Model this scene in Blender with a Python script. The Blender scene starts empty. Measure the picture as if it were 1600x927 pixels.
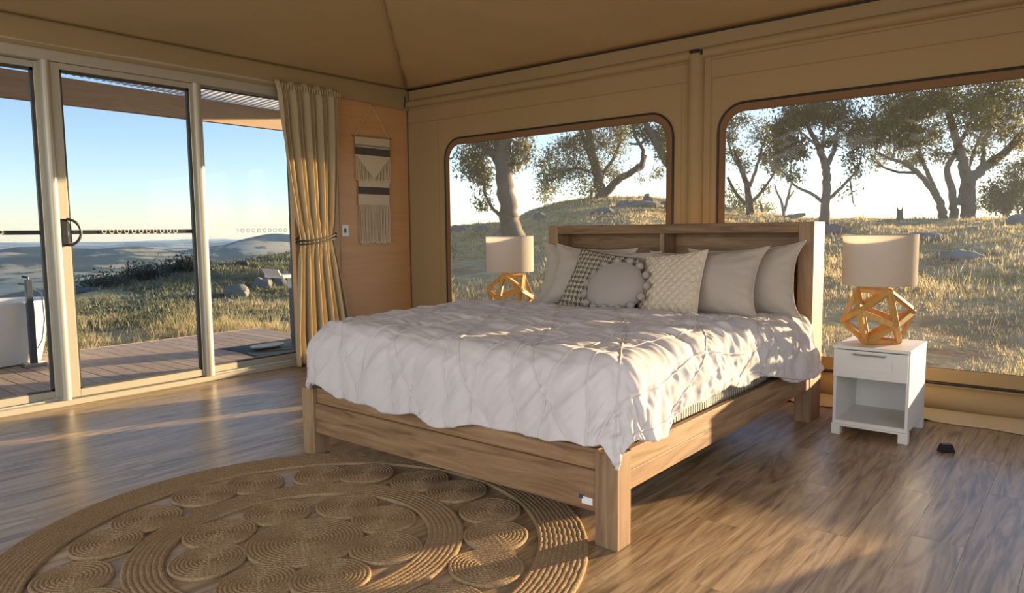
import bpy, math, random
import numpy as np
from mathutils import Matrix, Vector
random.seed(7); rng = np.random.default_rng(7)
S = bpy.context.scene; COL = S.collection; D = bpy.data
PI = math.pi
# ------------------------------------------------------------------ camera
F = 1117.32; YAW, PIT, ROL = math.radians(39.5065), math.radians(-5.2389), math.radians(-0.6242)
CAM = np.array([5.6487, -5.1712, 1.207])
FW = np.array([-math.sin(YAW)*math.cos(PIT), math.cos(YAW)*math.cos(PIT), math.sin(PIT)])
_r = np.array([math.cos(YAW), math.sin(YAW), 0.0]); _u = np.cross(_r, FW)
RI = math.cos(ROL)*_r + math.sin(ROL)*_u; UP = -math.sin(ROL)*_r + math.cos(ROL)*_u
def ray(u, v): return FW + (u-800)/F*RI - (v-463.5)/F*UP
def at(u, v, d): return CAM + d*ray(u, v)                      # photo position at a depth -> a point of the place
def onz(u, v, z):
    r = ray(u, v); return CAM + r*((z-CAM[2])/r[2])
cd = D.cameras.new('camera'); cam = D.objects.new('camera', cd); COL.objects.link(cam)
m = Matrix(((RI[0], UP[0], -FW[0], CAM[0]), (RI[1], UP[1], -FW[1], CAM[1]), (RI[2], UP[2], -FW[2], CAM[2]), (0, 0, 0, 1)))
cam.matrix_world = m; cd.sensor_width = 36; cd.sensor_fit = 'HORIZONTAL'; cd.lens = F/1600*36
cd.clip_start = .05; cd.clip_end = 40000
S.camera = cam
# ------------------------------------------------------------------ sky, sun, fill lamps, exposure
SUN_EL, SUN_AZ = math.radians(7.4), math.radians(23.3)          # azimuth from +y towards +x
W = D.worlds.new('sky'); S.world = W; W.use_nodes = True
wt = W.node_tree; bg = wt.nodes['Background']
sk = wt.nodes.new('ShaderNodeTexSky'); sk.sky_type = 'NISHITA'; sk.sun_disc = False
sk.sun_elevation = math.radians(38); sk.sun_rotation = SUN_AZ
sk.altitude = 600; sk.air_density = 1.0; sk.dust_density = 0.5; sk.ozone_density = 2.0
wt.links.new(sk.outputs[0], bg.inputs[0]); bg.inputs[1].default_value = 0.19
sl = D.lights.new('sun', 'SUN'); sun = D.objects.new('sun', sl); COL.objects.link(sun)
sl.energy = 15.0; sl.angle = math.radians(.9); sl.color = (1.0, .75, .44)
sd = Vector((math.sin(SUN_AZ)*math.cos(SUN_EL), math.cos(SUN_AZ)*math.cos(SUN_EL), math.sin(SUN_EL)))
sun.rotation_euler = sd.to_track_quat('Z', 'Y').to_euler(); sun.location = (15, 30, 12)
def area(name, loc, aim, sx, sy, e, col):
    l = D.lights.new(name, 'AREA'); l.shape = 'RECTANGLE'; l.size = sx; l.size_y = sy; l.energy = e; l.color = col
    o = D.objects.new(name, l); COL.objects.link(o); o.location = loc
    o.rotation_euler = (Vector(loc)-Vector(aim)).to_track_quat('Z', 'Y').to_euler(); return o
area('fill_front_opening', (3.4, -7.6, 1.6), (3.0, -1.5, .9), 5.6, 2.2, 95, (1.0, .97, .95))  # added fill lamp outside the unseen front wall, brightens the room
area('fill_right_opening', (7.6, -4.2, 1.5), (3.0, -2.4, .8), 4.0, 2.1, 55, (1.0, .97, .95))  # second added fill lamp, beyond the unseen right wall
S.view_settings.view_transform = 'Standard'; S.view_settings.look = 'None'
S.view_settings.gamma = 1; S.view_settings.use_curve_mapping = False
S.view_settings.exposure = 0.10
S.cycles.use_denoising = True
S.cycles.max_bounces = 8; S.cycles.transparent_max_bounces = 16; S.cycles.volume_bounces = 0
S.cycles.caustics_reflective = False; S.cycles.caustics_refractive = False; S.cycles.sample_clamp_indirect = 6
# ------------------------------------------------------------------ helpers: numbers
def _h(ix, iy, iz, s):
    n = (ix*374761393 + iy*668265263 + iz*1274126177 + s*974634777) & 0xffffffff
    n = ((n ^ (n >> 13))*1274126177) & 0xffffffff
    return ((n ^ (n >> 16)) & 0xffff)/32768.0 - 1.0
def noise(x, y, z=0.0, s=0):
    x, y, z = np.broadcast_arrays(np.asarray(x, float), np.asarray(y, float), np.asarray(z, float))
    ix, iy, iz = np.floor(x).astype(np.int64), np.floor(y).astype(np.int64), np.floor(z).astype(np.int64)
    fx, fy, fz = x-ix, y-iy, z-iz
    fx, fy, fz = fx*fx*(3-2*fx), fy*fy*(3-2*fy), fz*fz*(3-2*fz)
    def L(a, b, t): return a+(b-a)*t
    c = lambda i, j, k: _h(ix+i, iy+j, iz+k, s)
    return L(L(L(c(0,0,0), c(1,0,0), fx), L(c(0,1,0), c(1,1,0), fx), fy), L(L(c(0,0,1), c(1,0,1), fx), L(c(0,1,1), c(1,1,1), fx), fy), fz)
def fbm(x, y, z=0.0, o=3, s=0):
    t = 0; a = 1.0
    for i in range(o):
        t = t + a*noise(np.asarray(x)*2**i, np.asarray(y)*2**i, np.asarray(z)*2**i, s+i); a *= .5
    return t
def sst(a, b, x):
    t = np.clip((x-a)/(b-a), 0, 1); return t*t*(3-2*t)
# ------------------------------------------------------------------ helpers: mesh builder
class MB:
    def __init__(s): s.v = []; s.f = []; s.n = 0
    def add(s, v, f):
        v = np.asarray(v, float).reshape(-1, 3); s.v.append(v); s.f.extend([tuple(int(i)+s.n for i in q) for q in f]); s.n += len(v); return s
    def box(s, a, b, c=0.0):
        """axis box from corner a to corner b, edges chamfered by c"""
        a, b = np.minimum(a, b).astype(float), np.maximum(a, b).astype(float); ce = (a+b)/2; h = (b-a)/2
        c = min(c, .45*h.min())
        if c <= 0:
            v = [ce+h*np.array(k) for k in ((-1,-1,-1),(1,-1,-1),(1,1,-1),(-1,1,-1),(-1,-1,1),(1,-1,1),(1,1,1),(-1,1,1))]
            return s.add(v, ((0,3,2,1),(4,5,6,7),(0,1,5,4),(1,2,6,5),(2,3,7,6),(3,0,4,7)))
        V = []; idx = {}
        for sx in (-1, 1):
            for sy in (-1, 1):
                for sz in (-1, 1):
                    sg = np.array((sx, sy, sz))
                    for ax in range(3):
                        p = h-c; p = p.copy(); p[ax] = h[ax]
                        idx[(sx, sy, sz, ax)] = len(V); V.append(ce+sg*p)
        Fc = []
        for ax in range(3):
            b1, b2 = [(1, 2), (2, 0), (0, 1)][ax]
            for sg in (-1, 1):
                q = []
                for (p1, p2) in ((-1,-1),(1,-1),(1,1),(-1,1)):
                    k = [0,0,0]; k[ax] = sg; k[b1] = p1; k[b2] = p2; q.append(idx[(*k, ax)])
                Fc.append(q if sg > 0 else q[::-1])
        for ax in range(3):                                        # edges along ax
            b1, b2 = [(1, 2), (2, 0), (0, 1)][ax]
            for p1 in (-1, 1):
                for p2 in (-1, 1):
                    k0 = [0,0,0]; k0[ax] = -1; k0[b1] = p1; k0[b2] = p2; k1 = list(k0); k1[ax] = 1
                    q = [idx[(*k0, b1)], idx[(*k0, b2)], idx[(*k1, b2)], idx[(*k1, b1)]]
                    Fc.append(q if p1*p2 > 0 else q[::-1])
        for k in [(x, y, z) for x in (-1, 1) for y in (-1, 1) for z in (-1, 1)]:
            q = [idx[(*k, 0)], idx[(*k, 1)], idx[(*k, 2)]]
            Fc.append(q if k[0]*k[1]*k[2] > 0 else q[::-1])
        return s.add(V, Fc)
    def obox(s, p, q, w, h, up=(0, 0, 1), c=0.0):
        """a bar from p to q, w wide and h high"""
        p, q = np.array(p, float), np.array(q, float); d = q-p; L = np.linalg.norm(d); d /= L
        up = np.array(up, float); sd_ = np.cross(d, up); sd_ /= np.linalg.norm(sd_); u2 = np.cross(sd_, d)
        t = MB().box((0, -w/2, -h/2), (L, w/2, h/2), c); V = t.v[0]
        return s.add(p+V[:, :1]*d+V[:, 1:2]*(-sd_)+V[:, 2:3]*u2, t.f)
    def tube(s, pts, r, n=8, closed=False, caps=True):
        P = np.asarray(pts, float); k = len(P); r = np.broadcast_to(np.asarray(r, float), (k,))
        T = np.roll(P, -1, 0)-np.roll(P, 1, 0)
        if not closed: T[0] = P[1]-P[0]; T[-1] = P[-1]-P[-2]
        T /= np.linalg.norm(T, axis=1)[:, None]+1e-12
        a = np.array((0, 0, 1.0)) if abs(T[0][2]) < .9 else np.array((1.0, 0, 0))
        A = np.cross(T[0], a); A /= np.linalg.norm(A); out = []; an = np.arange(n)*2*PI/n
        for i in range(k):
            A = A-T[i]*(A@T[i]); A /= np.linalg.norm(A)+1e-12; B = np.cross(T[i], A)
            out.append(P[i]+r[i]*(np.cos(an)[:, None]*A+np.sin(an)[:, None]*B))
        f = []; m_ = k if closed else k-1
        for i in range(m_):
            j = (i+1) % k
            for t in range(n):
                u = (t+1) % n; f.append((i*n+t, i*n+u, j*n+u, j*n+t))
        if caps and not closed: f.append(tuple(range(n))[::-1]); f.append(tuple((k-1)*n+t for t in range(n)))
        return s.add(np.concatenate(out), f)
    def grid(s, P, wrap_u=False, flip=False):
        """P[nu,nv,3]"""
        P = np.asarray(P, float); a, b = P.shape[:2]
        I = np.arange(a*b).reshape(a, b)
        if wrap_u: I = np.concatenate([I, I[:1]])
        q = np.stack([I[:-1, :-1], I[1:, :-1], I[1:, 1:], I[:-1, 1:]], -1).reshape(-1, 4)
        if flip: q = q[:, ::-1]
        return s.add(P.reshape(-1, 3), q.tolist())
    def lathe(s, prof, c=(0, 0, 0), n=48, closed=False, sx=1, sy=1):
        prof = np.asarray(prof, float)
        if closed: prof = np.concatenate([prof, prof[:1]])
        an = np.arange(n)*2*PI/n
        P = np.stack([np.stack([c[0]+sx*r*np.cos(an), c[1]+sy*r*np.sin(an), np.full(n, c[2]+z)], -1) for r, z in prof], 1)
        return s.grid(P, wrap_u=True)
    def ball(s, c, r, n=10):
        th = np.linspace(0.001, PI-.001, n); return s.lathe([(np.sin(t), -np.cos(t)) for t in th], (0, 0, 0), 2*n).xf(c, r)
    def xf(s, c, r):
        v = s.v[-1]; s.v[-1] = v*np.asarray(r)+np.asarray(c); return s
    def quad(s, a, b, c, d): return s.add([a, b, c, d], [(0, 1, 2, 3)])
    def mesh(s, name, off=(0, 0, 0), smooth=True):
        me = D.meshes.new(name); V = np.concatenate(s.v)-np.asarray(off)
        me.from_pydata(V.tolist(), [], s.f); 
        if smooth: me.polygons.foreach_set('use_smooth', [True]*len(me.polygons))
        me.update(); return me
ORG = {}
def obj(name, mb, mat, parent=None, smooth=False, org=None, angle=35, mods=None):
    off = ORG[parent.name] if parent else (org if org is not None else (0, 0, 0))
    me = mb if isinstance(mb, bpy.types.Mesh) else mb.mesh(name, off, smooth)
    if mat: me.materials.append(mat)
    o = D.objects.new(name, me); COL.objects.link(o)
    if parent: o.parent = parent
    else: o.location = off
    ORG[o.name] = np.array(off, float)
    if smooth and angle and not isinstance(mb, bpy.types.Mesh):
        try: me.set_sharp_from_angle(angle=math.radians(angle))
        except Exception: pass
    return o
def thing(name, label, cat, loc=(0, 0, 0), group=None):
    o = D.objects.new(name, None); COL.objects.link(o); o.location = loc; o.empty_display_size = .1
    ORG[o.name] = np.array(loc, float); return tag(o, label, cat, group)
def tag(o, label, cat=None, group=None, kind=None):
    if label: o['label'] = label
    if cat: o['category'] = cat
    if group: o['group'] = group
    if kind: o['kind'] = kind
    return o
def struct(name, mb, mat, parent=None, smooth=False, label=None):
    o = obj(name, mb, mat, parent, smooth)
    if not parent: o['kind'] = 'structure'
    if label: o['label'] = label
    return o
def sempty(name, loc=(0, 0, 0), label=None):
    o = D.objects.new(name, None); COL.objects.link(o); o.location = loc; ORG[o.name] = np.array(loc, float); o['kind'] = 'structure'
    if label: o['label'] = label
    return o
# ------------------------------------------------------------------ helpers: materials
class NT:
    def __init__(s, name):
        s.m = D.materials.new(name); s.m.use_nodes = True; s.t = s.m.node_tree; s.b = s.t.nodes['Principled BSDF']; s.out = s.t.nodes['Material Output']
    def n(s, ty, props=None, **ins):
        k = s.t.nodes.new('ShaderNode'+ty)
        for a, b in (props or {}).items(): setattr(k, a, b)
        for a, b in ins.items():
            a = a.replace('_', ' ')
            i = k.inputs[int(a[1:])] if a[0] == 'i' and a[1:].isdigit() else k.inputs[a]
            if isinstance(b, bpy.types.NodeSocket): s.t.links.new(b, i)
            else: i.default_value = b
        return k
    def link(s, a, b): s.t.links.new(a, b)
    def coord(s, kind='Object', scale=(1, 1, 1), rot=(0, 0, 0), rand=0.0):
        tc = s.n('TexCoord').outputs[kind]
        if kind == 'World': pass
        if rand:
            oi = s.n('ObjectInfo').outputs['Random']
            mu = s.n('Math', {'operation': 'MULTIPLY'}, i0=oi, i1=rand).outputs[0]
            tc = s.n('VectorMath', {'operation': 'ADD'}, i0=tc, i1=s.n('CombineXYZ', X=mu, Y=mu, Z=mu).outputs[0]).outputs[0]
        return s.n('Mapping', Vector=tc, Scale=scale, Rotation=rot).outputs[0]
    def ramp(s, fac, stops, interp='LINEAR'):
        k = s.n('ValToRGB', Fac=fac); e = k.color_ramp.elements; k.color_ramp.interpolation = interp
        while len(e) < len(stops): e.new(.5)
        for i, (p, c) in enumerate(stops): e[i].position = p; e[i].color = (*c, 1) if len(c) == 3 else c
        return k.outputs[0]
    def noise(s, vec, scale=5, detail=4, rough=.55, dist=0): return s.n('TexNoise', Vector=vec, Scale=scale, Detail=detail, Roughness=rough, Distortion=dist).outputs[0]
    def mix(s, f, a, b, mode='MIX'):
        k = s.n('MixRGB', {'blend_type': mode})
        for i, x in enumerate((f, a, b)):
            if isinstance(x, bpy.types.NodeSocket): s.link(x, k.inputs[i])
            else: k.inputs[i].default_value = x if i == 0 else (*x[:3], 1)
        return k.outputs[0]
    def math(s, op, a, b=0.0, c=0.0):
        k = s.n('Math', {'operation': op})
        for i, x in enumerate((a, b, c)):
            if isinstance(x, bpy.types.NodeSocket): s.link(x, k.inputs[i])
            else: k.inputs[i].default_value = x
        return k.outputs[0]
    def bump(s, h, st=.2, dist=.01):
        k = s.n('Bump', Height=h, Strength=st, Distance=dist); s.link(k.outputs[0], s.b.inputs['Normal'])
    def set(s, **k):
        for a, b in k.items():
            i = s.b.inputs[a.replace('_', ' ')]
            if isinstance(b, bpy.types.NodeSocket): s.link(b, i)
            else: i.default_value = (*b, 1) if isinstance(b, tuple) and len(b) == 3 else b
        return s
def plain(name, col, rough=.6, metal=0.0, var=.06, nscale=9, bump=0.0, bscale=60, rand=0.0):
    t = NT(name); v = t.coord(rand=rand)
    c = t.mix(t.noise(v, nscale), [max(0, x*(1-var)) for x in col], [min(1, x*(1+var)) for x in col])
    t.set(Base_Color=c, Roughness=rough, Metallic=metal)
    if bump: t.bump(t.noise(v, bscale, 3), bump, .004)
    return t.m
def wood(name, c0, c1, c2, axis=0, rough=.55, rand=7.0, scale=1.0, bump=.15, knots=True, spec=.5):
    t = NT(name); sc = [11*scale]*3; sc[axis] = .9*scale
    v = t.coord(scale=tuple(sc), rand=rand)
    n1 = t.noise(v, 2.2, 6, .6, 1.2); n2 = t.noise(v, 9, 4, .6)
    c = t.ramp(n1, [(.30, c0), (.50, c1), (.72, c2)])
    c = t.mix(t.math('MULTIPLY', n2, .35), c, c0)
    if knots:
        sk_ = [4.2*scale]*3; sk_[axis] = 1.7*scale
        vo = t.n('TexVoronoi', Vector=t.coord(scale=tuple(sk_), rand=rand), Scale=1.0).outputs['Distance']
        c = t.mix(t.ramp(vo, [(.03, (.75, .75, .75)), (.11, (0, 0, 0))]), c, [x*.35 for x in c0])
    oi = t.n('ObjectInfo').outputs['Random']
    hs = t.n('HueSaturation', Color=c, Value=t.math('ADD', t.math('MULTIPLY', oi, .22), .89)).outputs[0]
    t.set(Base_Color=hs, Roughness=rough); t.b.inputs['Specular IOR Level'].default_value = spec
    t.bump(n2, bump, .003); return t.m
def fabric(name, col, weave=900, rough=.9, bump=.25, var=.05, transl=0.0, nscale=6, sheen=.0):
    t = NT(name); v = t.coord()
    c = t.mix(t.noise(v, nscale, 3), [x*(1-var) for x in col], [min(1, x*(1+var)) for x in col])
    t.set(Base_Color=c, Roughness=rough); t.b.inputs['Specular IOR Level'].default_value = .15
    if sheen: t.b.inputs['Sheen Weight'].default_value = sheen
    w = t.n('TexNoise', Vector=v, Scale=weave, Detail=1.0).outputs[0]
    t.bump(w, bump, .001)
    if transl:
        tr = t.n('BsdfTranslucent', Color=c)
        mx = t.n('MixShader', i0=transl, i1=t.b.outputs[0], i2=tr.outputs[0]); t.link(mx.outputs[0], t.out.inputs[0])
    return t.m
def clear(name, tint, gl=.06, rough=.01, wav=0.0, wscale=3, veil=0.0):
    t = NT(name); tr = t.n('BsdfTransparent', Color=(*tint, 1)); g = t.n('BsdfGlossy', Roughness=rough)
    lw = t.n('LayerWeight', Blend=.12).outputs['Fresnel']
    f = t.math('ADD', t.math('MULTIPLY', lw, .55), gl)
    if wav:
        b = t.n('Bump', Height=t.noise(t.coord(), wscale, 2), Strength=wav, Distance=.05)
        t.link(b.outputs[0], g.inputs['Normal'])
    mx = t.n('MixShader', i0=f, i1=tr.outputs[0], i2=g.outputs[0])
    if veil: mx = t.n('MixShader', i0=veil, i1=mx.outputs[0], i2=t.n('BsdfTranslucent', Color=(.95, .93, .90, 1)).outputs[0])
    t.link(mx.outputs[0], t.out.inputs[0]); return t.m
#@MATERIALS
M_canvas = fabric('tent_canvas', (.385, .275, .14), 700, .85, .2, .06, .07, 2.2)
M_seam = fabric('canvas_seam', (.30, .195, .09), 700)
M_roof = fabric('roof_canvas', (.48, .355, .185), 700, .85, .2, .05, .05, 1.6)
M_border = fabric('brown_window_border', (.17, .10, .055), 600, .9, .25, .05, .03)
M_piping = plain('dark_piping', (.018, .013, .010), .5)
M_skirt = fabric('pale_skirt', (.52, .41, .26), 500)
M_pvc = clear('clear_window_film', (.96, .95, .93), .012, .03, .25, 5, .012)
M_glass = clear('door_glass', (.93, .95, .95), .02, .005)
M_alu = plain('champagne_aluminium', (.52, .48, .38), .38, .35, .03)
M_aludark = plain('dark_door_seal', (.055, .055, .050), .45)
M_black = plain('black_plastic', (.012, .012, .013), .4)
M_ply = wood('honey_plywood', (.57, .30, .13), (.62, .335, .15), (.66, .37, .17), 1, .45, 0, .5, .04, False)
M_bed = wood('rustic_pine', (.150, .080, .036), (.30, .172, .080), (.42, .265, .135), 0, .6, 9)
M_bedy = wood('rustic_pine_lengthwise', (.150, .080, .036), (.30, .172, .080), (.42, .265, .135), 1, .6, 9)
M_bedz = wood('rustic_pine_upright', (.19, .105, .052), (.31, .19, .10), (.42, .275, .155), 2, .6, 9)
def floor_material():
    t = NT('oak_look_floor'); v = t.coord(scale=(9, .75, 9), rand=31.0)
    n1 = t.noise(v, 1.3, 6, .62, 2.6); n2 = t.noise(v, 6, 5, .62, 1.2); n3 = t.noise(t.coord(scale=(60, 2.5, 60), rand=31.0), 2, 3)
    c = t.ramp(n1, [(.33, (.12, .070, .032)), (.43, (.29, .185, .092)), (.55, (.47, .32, .17)), (.72, (.64, .46, .27))])
    c = t.mix(t.math('MULTIPLY', n2, .34), c, (.095, .058, .032)); c = t.mix(t.math('MULTIPLY', n3, .25), c, (.30, .22, .14))
    oi = t.n('ObjectInfo').outputs['Random']
    c = t.n('HueSaturation', Color=c, Value=t.math('ADD', t.math('MULTIPLY', oi, .18), .91), Saturation=.95).outputs[0]
    t.set(Base_Color=c, Roughness=t.math('ADD', t.math('MULTIPLY', n2, .20), .22)); t.b.inputs['Specular IOR Level'].default_value = .55
    t.bump(t.math('ADD', n2, t.math('MULTIPLY', n3, .8)), .25, .003); return t.m
M_floor = floor_material()
M_gap = plain('floor_joint', (.03, .018, .01), .8)
M_deck = wood('weathered_deck', (.30, .21, .155), (.43, .32, .245), (.54, .43, .34), 0, .7, 13, 1.0, .2, False)
M_beam = wood('brown_beam', (.34, .215, .135), (.41, .27, .175), (.47, .32, .215), 1, .6, 0, .6, .1, False)
M_sheet = fabric('pale_roof_sheet', (.85, .83, .80), 40, .5, .02, .02, .7)
M_white = plain('white_lacquer', (.80, .77, .72), .45, 0, .02)
M_shade = fabric('lamp_shade_linen', (.76, .71, .64), 500, .9, .15, .02, .60)
M_lampwood = wood('golden_lamp_wood', (.44, .22, .055), (.56, .31, .085), (.66, .40, .13), 2, .5, 5, 2, .05, False)
M_steel = plain('brushed_steel', (.5, .5, .5), .3, .9)
M_duvet = fabric('washed_cotton_duvet', (.63, .575, .555), 650, .88, .3, .03, 0, 5, .1)
def ticking():
    t = NT('mattress_ticking'); g = t.n('NewGeometry').outputs['Position']; sp = t.n('SeparateXYZ', Vector=g)
    w = t.math('SINE', t.math('MULTIPLY', t.math('ADD', sp.outputs[0], sp.outputs[1]), 260.0))
    t.set(Base_Color=t.mix(t.noise(t.coord(), 8), (.50, .42, .32), (.60, .52, .41)), Roughness=.9); t.bump(w, .9, .006); return t.m
M_matt = ticking()
M_pil = fabric('greige_cotton', (.47, .40, .335), 500, .85, .25, .04)
M_pil2 = fabric('warm_grey_cotton', (.52, .45, .385), 500, .85, .25, .04)
M_round = fabric('dusty_grey_velvet', (.40, .345, .305), 350, .95, .3, .05, 0, 8, .3)
M_cream = fabric('cream_knit', (.66, .56, .43), 260, .95, .5, .05)
M_curt = fabric('sand_curtain', (.54, .43, .27), 500, .75, .2, .03, .12)
M_cord = plain('dark_green_cord', (.035, .042, .03), .7)
M_mac = fabric('macrame_cotton', (.62, .51, .36), 300, .95, .5)
M_macdark = fabric('charcoal_weave', (.10, .085, .07), 200, .95, .6, .35, 0, 90)
M_macgreen = fabric('sage_weave', (.30, .28, .19), 200, .95, .6)
M_switch = plain('white_switch', (.82, .80, .76), .35, 0, .01)
def jute_material():
    t = NT('jute_braid'); v = t.coord()
    c = t.mix(t.noise(v, 14, 4), (.33, .215, .115), (.47, .33, .19))
    c = t.mix(t.ramp(t.noise(v, 170, 2), [(.38, (0, 0, 0)), (.62, (1, 1, 1))]), t.mix(1, c, (.62, .6, .58), 'MULTIPLY'), c)
    t.set(Base_Color=c, Roughness=.95); t.b.inputs['Specular IOR Level'].default_value = .15
    t.bump(t.noise(v, 140, 2), .7, .006); return t.m
M_jute = jute_material()
def hound_material():
    t = NT('houndstooth_knit'); uv = t.coord('UV', (1, 1, 1))
    s = t.n('SeparateXYZ', Vector=uv)
    a = t.math('FRACT', t.math('MULTIPLY', s.outputs[0], 13.0)); b = t.math('FRACT', t.math('MULTIPLY', s.outputs[1], 13.0))
    ca = t.math('LESS_THAN', a, .5); cb = t.math('LESS_THAN', b, .5)
    di = t.math('LESS_THAN', t.math('FRACT', t.math('MULTIPLY', t.math('ADD', t.math('MULTIPLY', s.outputs[0], 13.0), t.math('MULTIPLY', s.outputs[1], 13.0)), 2.0)), .5)
    both = t.math('MULTIPLY', ca, cb); one = t.math('SUBTRACT', t.math('ADD', ca, cb), t.math('MULTIPLY', both, 2.0))
    k = t.math('ADD', both, t.math('MULTIPLY', one, di))
    tuft = t.noise(uv, 110, 2)
    c = t.mix(k, (.60, .52, .41), (.105, .080, .060)); c = t.mix(t.math('MULTIPLY', tuft, .35), c, (.42, .36, .28))
    t.set(Base_Color=c, Roughness=.95); t.b.inputs['Specular IOR Level'].default_value = .1
    t.bump(t.math('ADD', tuft, t.math('MULTIPLY', k, -.6)), .8, .006); return t.m
M_hound = hound_material()
M_bath = plain('white_bath_stone', (.80, .79, .77), .3, 0, .01)
M_bbq = plain('dark_blue_enamel', (.055, .07, .10), .35)
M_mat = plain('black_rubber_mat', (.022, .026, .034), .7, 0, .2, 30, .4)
M_bark = plain('gum_bark', (.14, .115, .09), .9, 0, .35, 1.2, .5, 6)
M_barkd = plain('dark_gum_bark', (.13, .10, .078), .9, 0, .35, 1.2, .5, 6)
M_dead = plain('grey_dead_wood', (.24, .215, .19), .9, 0, .25, 3, .4, 12)
def leaf_material(name, col, col2):
    t = NT(name); p = t.n('NewGeometry').outputs['Position']
    c = t.mix(t.ramp(t.noise(p, 1.1, 3), [(.35, (0, 0, 0)), (.65, (1, 1, 1))]), col, col2)
    t.set(Base_Color=c, Roughness=.6); tr = t.n('BsdfTranslucent', Color=c)
    mx = t.n('MixShader', i0=.42, i1=t.b.outputs[0], i2=tr.outputs[0]); t.link(mx.outputs[0], t.out.inputs[0]); return t.m
M_leaf = leaf_material('gum_leaves', (.165, .155, .045), (.29, .255, .085))
M_leafd = leaf_material('dark_gum_leaves', (.095, .098, .038), (.19, .175, .07))
M_scrub = leaf_material('blue_green_scrub', (.045, .058, .042), (.085, .10, .068))
M_grass = leaf_material('dry_grass', (.46, .37, .17), (.70, .57, .33))
M_heath = leaf_material('shade_toned_heath', (.17, .18, .11), (.27, .265, .17))  # grey green tone stands in for the shade on the upper slope
M_rockd = plain('dark_rock', (.085, .09, .085), .9, 0, .35, 2.5, .6, 9)  # darker version of the granite for the skyline rocks
M_rock = plain('granite', (.20, .19, .175), .9, 0, .35, 2.5, .6, 9)
def ground_material():
    t = NT('pasture'); p = t.n('NewGeometry').outputs['Position']
    near = t.ramp(t.noise(p, .55, 6, .65), [(.30, (.20, .115, .065)), (.42, (.36, .26, .145)), (.52, (.50, .40, .23)), (.62, (.36, .33, .18)), (.75, (.60, .49, .29))])
    near = t.mix(t.ramp(t.noise(p, 3.2, 5, .7), [(.40, (0, 0, 0)), (.62, (.75, .75, .75))]), near, (.235, .215, .13))
    far = t.ramp(t.noise(t.n('Mapping', Vector=p, Scale=(.0016, .0016, .0016)).outputs[0], 1.0, 8, .62), [(.40, (.035, .048, .040)), (.53, (.065, .08, .058)), (.57, (.34, .31, .22)), (.63, (.42, .38, .28)), (.68, (.07, .08, .06))])
    d = t.n('VectorMath', {'operation': 'LENGTH'}, i0=p).outputs['Value']
    c = t.mix(t.ramp(t.math('DIVIDE', d, 400.0), [(.12, (0, 0, 0)), (1.0, (1, 1, 1))]), near, far)
    t.set(Base_Color=c, Roughness=1.0); t.b.inputs['Specular IOR Level'].default_value = .0
    t.bump(t.noise(p, 7, 5), .6, .06); return t.m
M_ground = ground_material()
#@STRUCTURE
# ================================================================== the land
RT = [(-700, 560, 14), (-300, 530, 14), (0, 492, 14), (60, 482, 14), (115, 469, 15), (200, 443, 17), (260, 428, 18), (300, 419, 19), (340, 412, 20), (400, 402, 22), (465, 393, 24), (560, 376, 28), (705, 354, 34), (790, 346, 34), (830, 330, 36), (880, 316, 38), (930, 307, 38), (1000, 306, 36), (1050, 312, 36), (1135, 324, 40), (1200, 333, 36), (1260, 341, 32), (1400, 343, 30), (1500, 342, 30), (1600, 337, 30), (1900, 330, 30)]
_az = []; _el = []; _R = []
for (u_, v_, R_) in RT:
    d_ = ray(u_, v_); _az.append(math.degrees(math.atan2(d_[0], d_[1]))); _el.append(math.atan2(d_[2], math.hypot(d_[0], d_[1]))); _R.append(R_)
_az = [-180]+_az+[60, 120, 180]; _el = [math.radians(-9)]+_el+[math.radians(1.2), math.radians(-3), math.radians(-9)]; _R = [14]+_R+[34, 20, 14]
_dr = np.interp(np.arange(-180, 181), [-180, -50, -30, 40, 120, 180], [.36, .36, .12, .10, .2, .36])
def height(x, y):
    x = np.asarray(x, float); y = np.asarray(y, float)
    dx, dy = x-CAM[0], y-CAM[1]; r = np.hypot(dx, dy); az = np.degrees(np.arctan2(dx, dy))
    el = np.interp(az, _az, _el); R = np.interp(az, _az, _R); zr = CAM[2]+R*np.tan(el); r0 = 8.2
    s = np.clip((r-r0)/(R-r0), 0, 1); h = -.42+(zr+.42)*s**1.08
    nz = fbm(x*.35, y*.35, 0, 4, 3)*.09*sst(r0, r0+3, r); h = h+nz
    over = np.clip(r-R, 0, None); sl_ = np.interp(az, np.arange(-180, 181), _dr)
    h = h-sl_*over*over/(over+14)
    val = -190+fbm(x/2300, y/2300, 0, 5, 11)*26+np.clip(fbm(x/1700+3, y/1700, 0, 3, 19)-.35, 0, 1)*190*sst(3500, 8000, r)*.25
    # two ridges of far hills seen through the doors
    for (u_, dist, wd, hh) in ((60, 4600, 420, 62), (10, 5200, 420, 75), (432, 5400, 330, 105), (388, 5000, 230, 70), (470, 6000, 300, 110), (240, 5600, 500, 40), (150, 3000, 350, 25)):
        d_ = ray(u_, 380); d_ = d_/math.hypot(d_[0], d_[1]); hx, hy = CAM[0]+d_[0]*dist, CAM[1]+d_[1]*dist
        val = val+hh*np.exp(-((x-hx)**2+(y-hy)**2)/(2*wd*wd))*(1+.35*fbm(x/500, y/500, 0, 3, 5))
    k = 20.0
    return np.where(r < R+20, h, np.maximum(h, val)+k*np.log1p(np.exp(-np.abs(h-val)/k))*sst(60, 250, over))
rr = np.concatenate([np.linspace(.5, 8, 8), np.geomspace(8.3, 60, 90), np.geomspace(62, 26000, 150)])
aa = np.radians(np.concatenate([np.linspace(-180, -80, 40, endpoint=False), np.linspace(-80, 5, 260, endpoint=False), np.linspace(5, 180, 70, endpoint=False)]))
A_, R2 = np.meshgrid(aa, rr, indexing='ij'); gx = CAM[0]+R2*np.sin(A_); gy = CAM[1]+R2*np.cos(A_)
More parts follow.
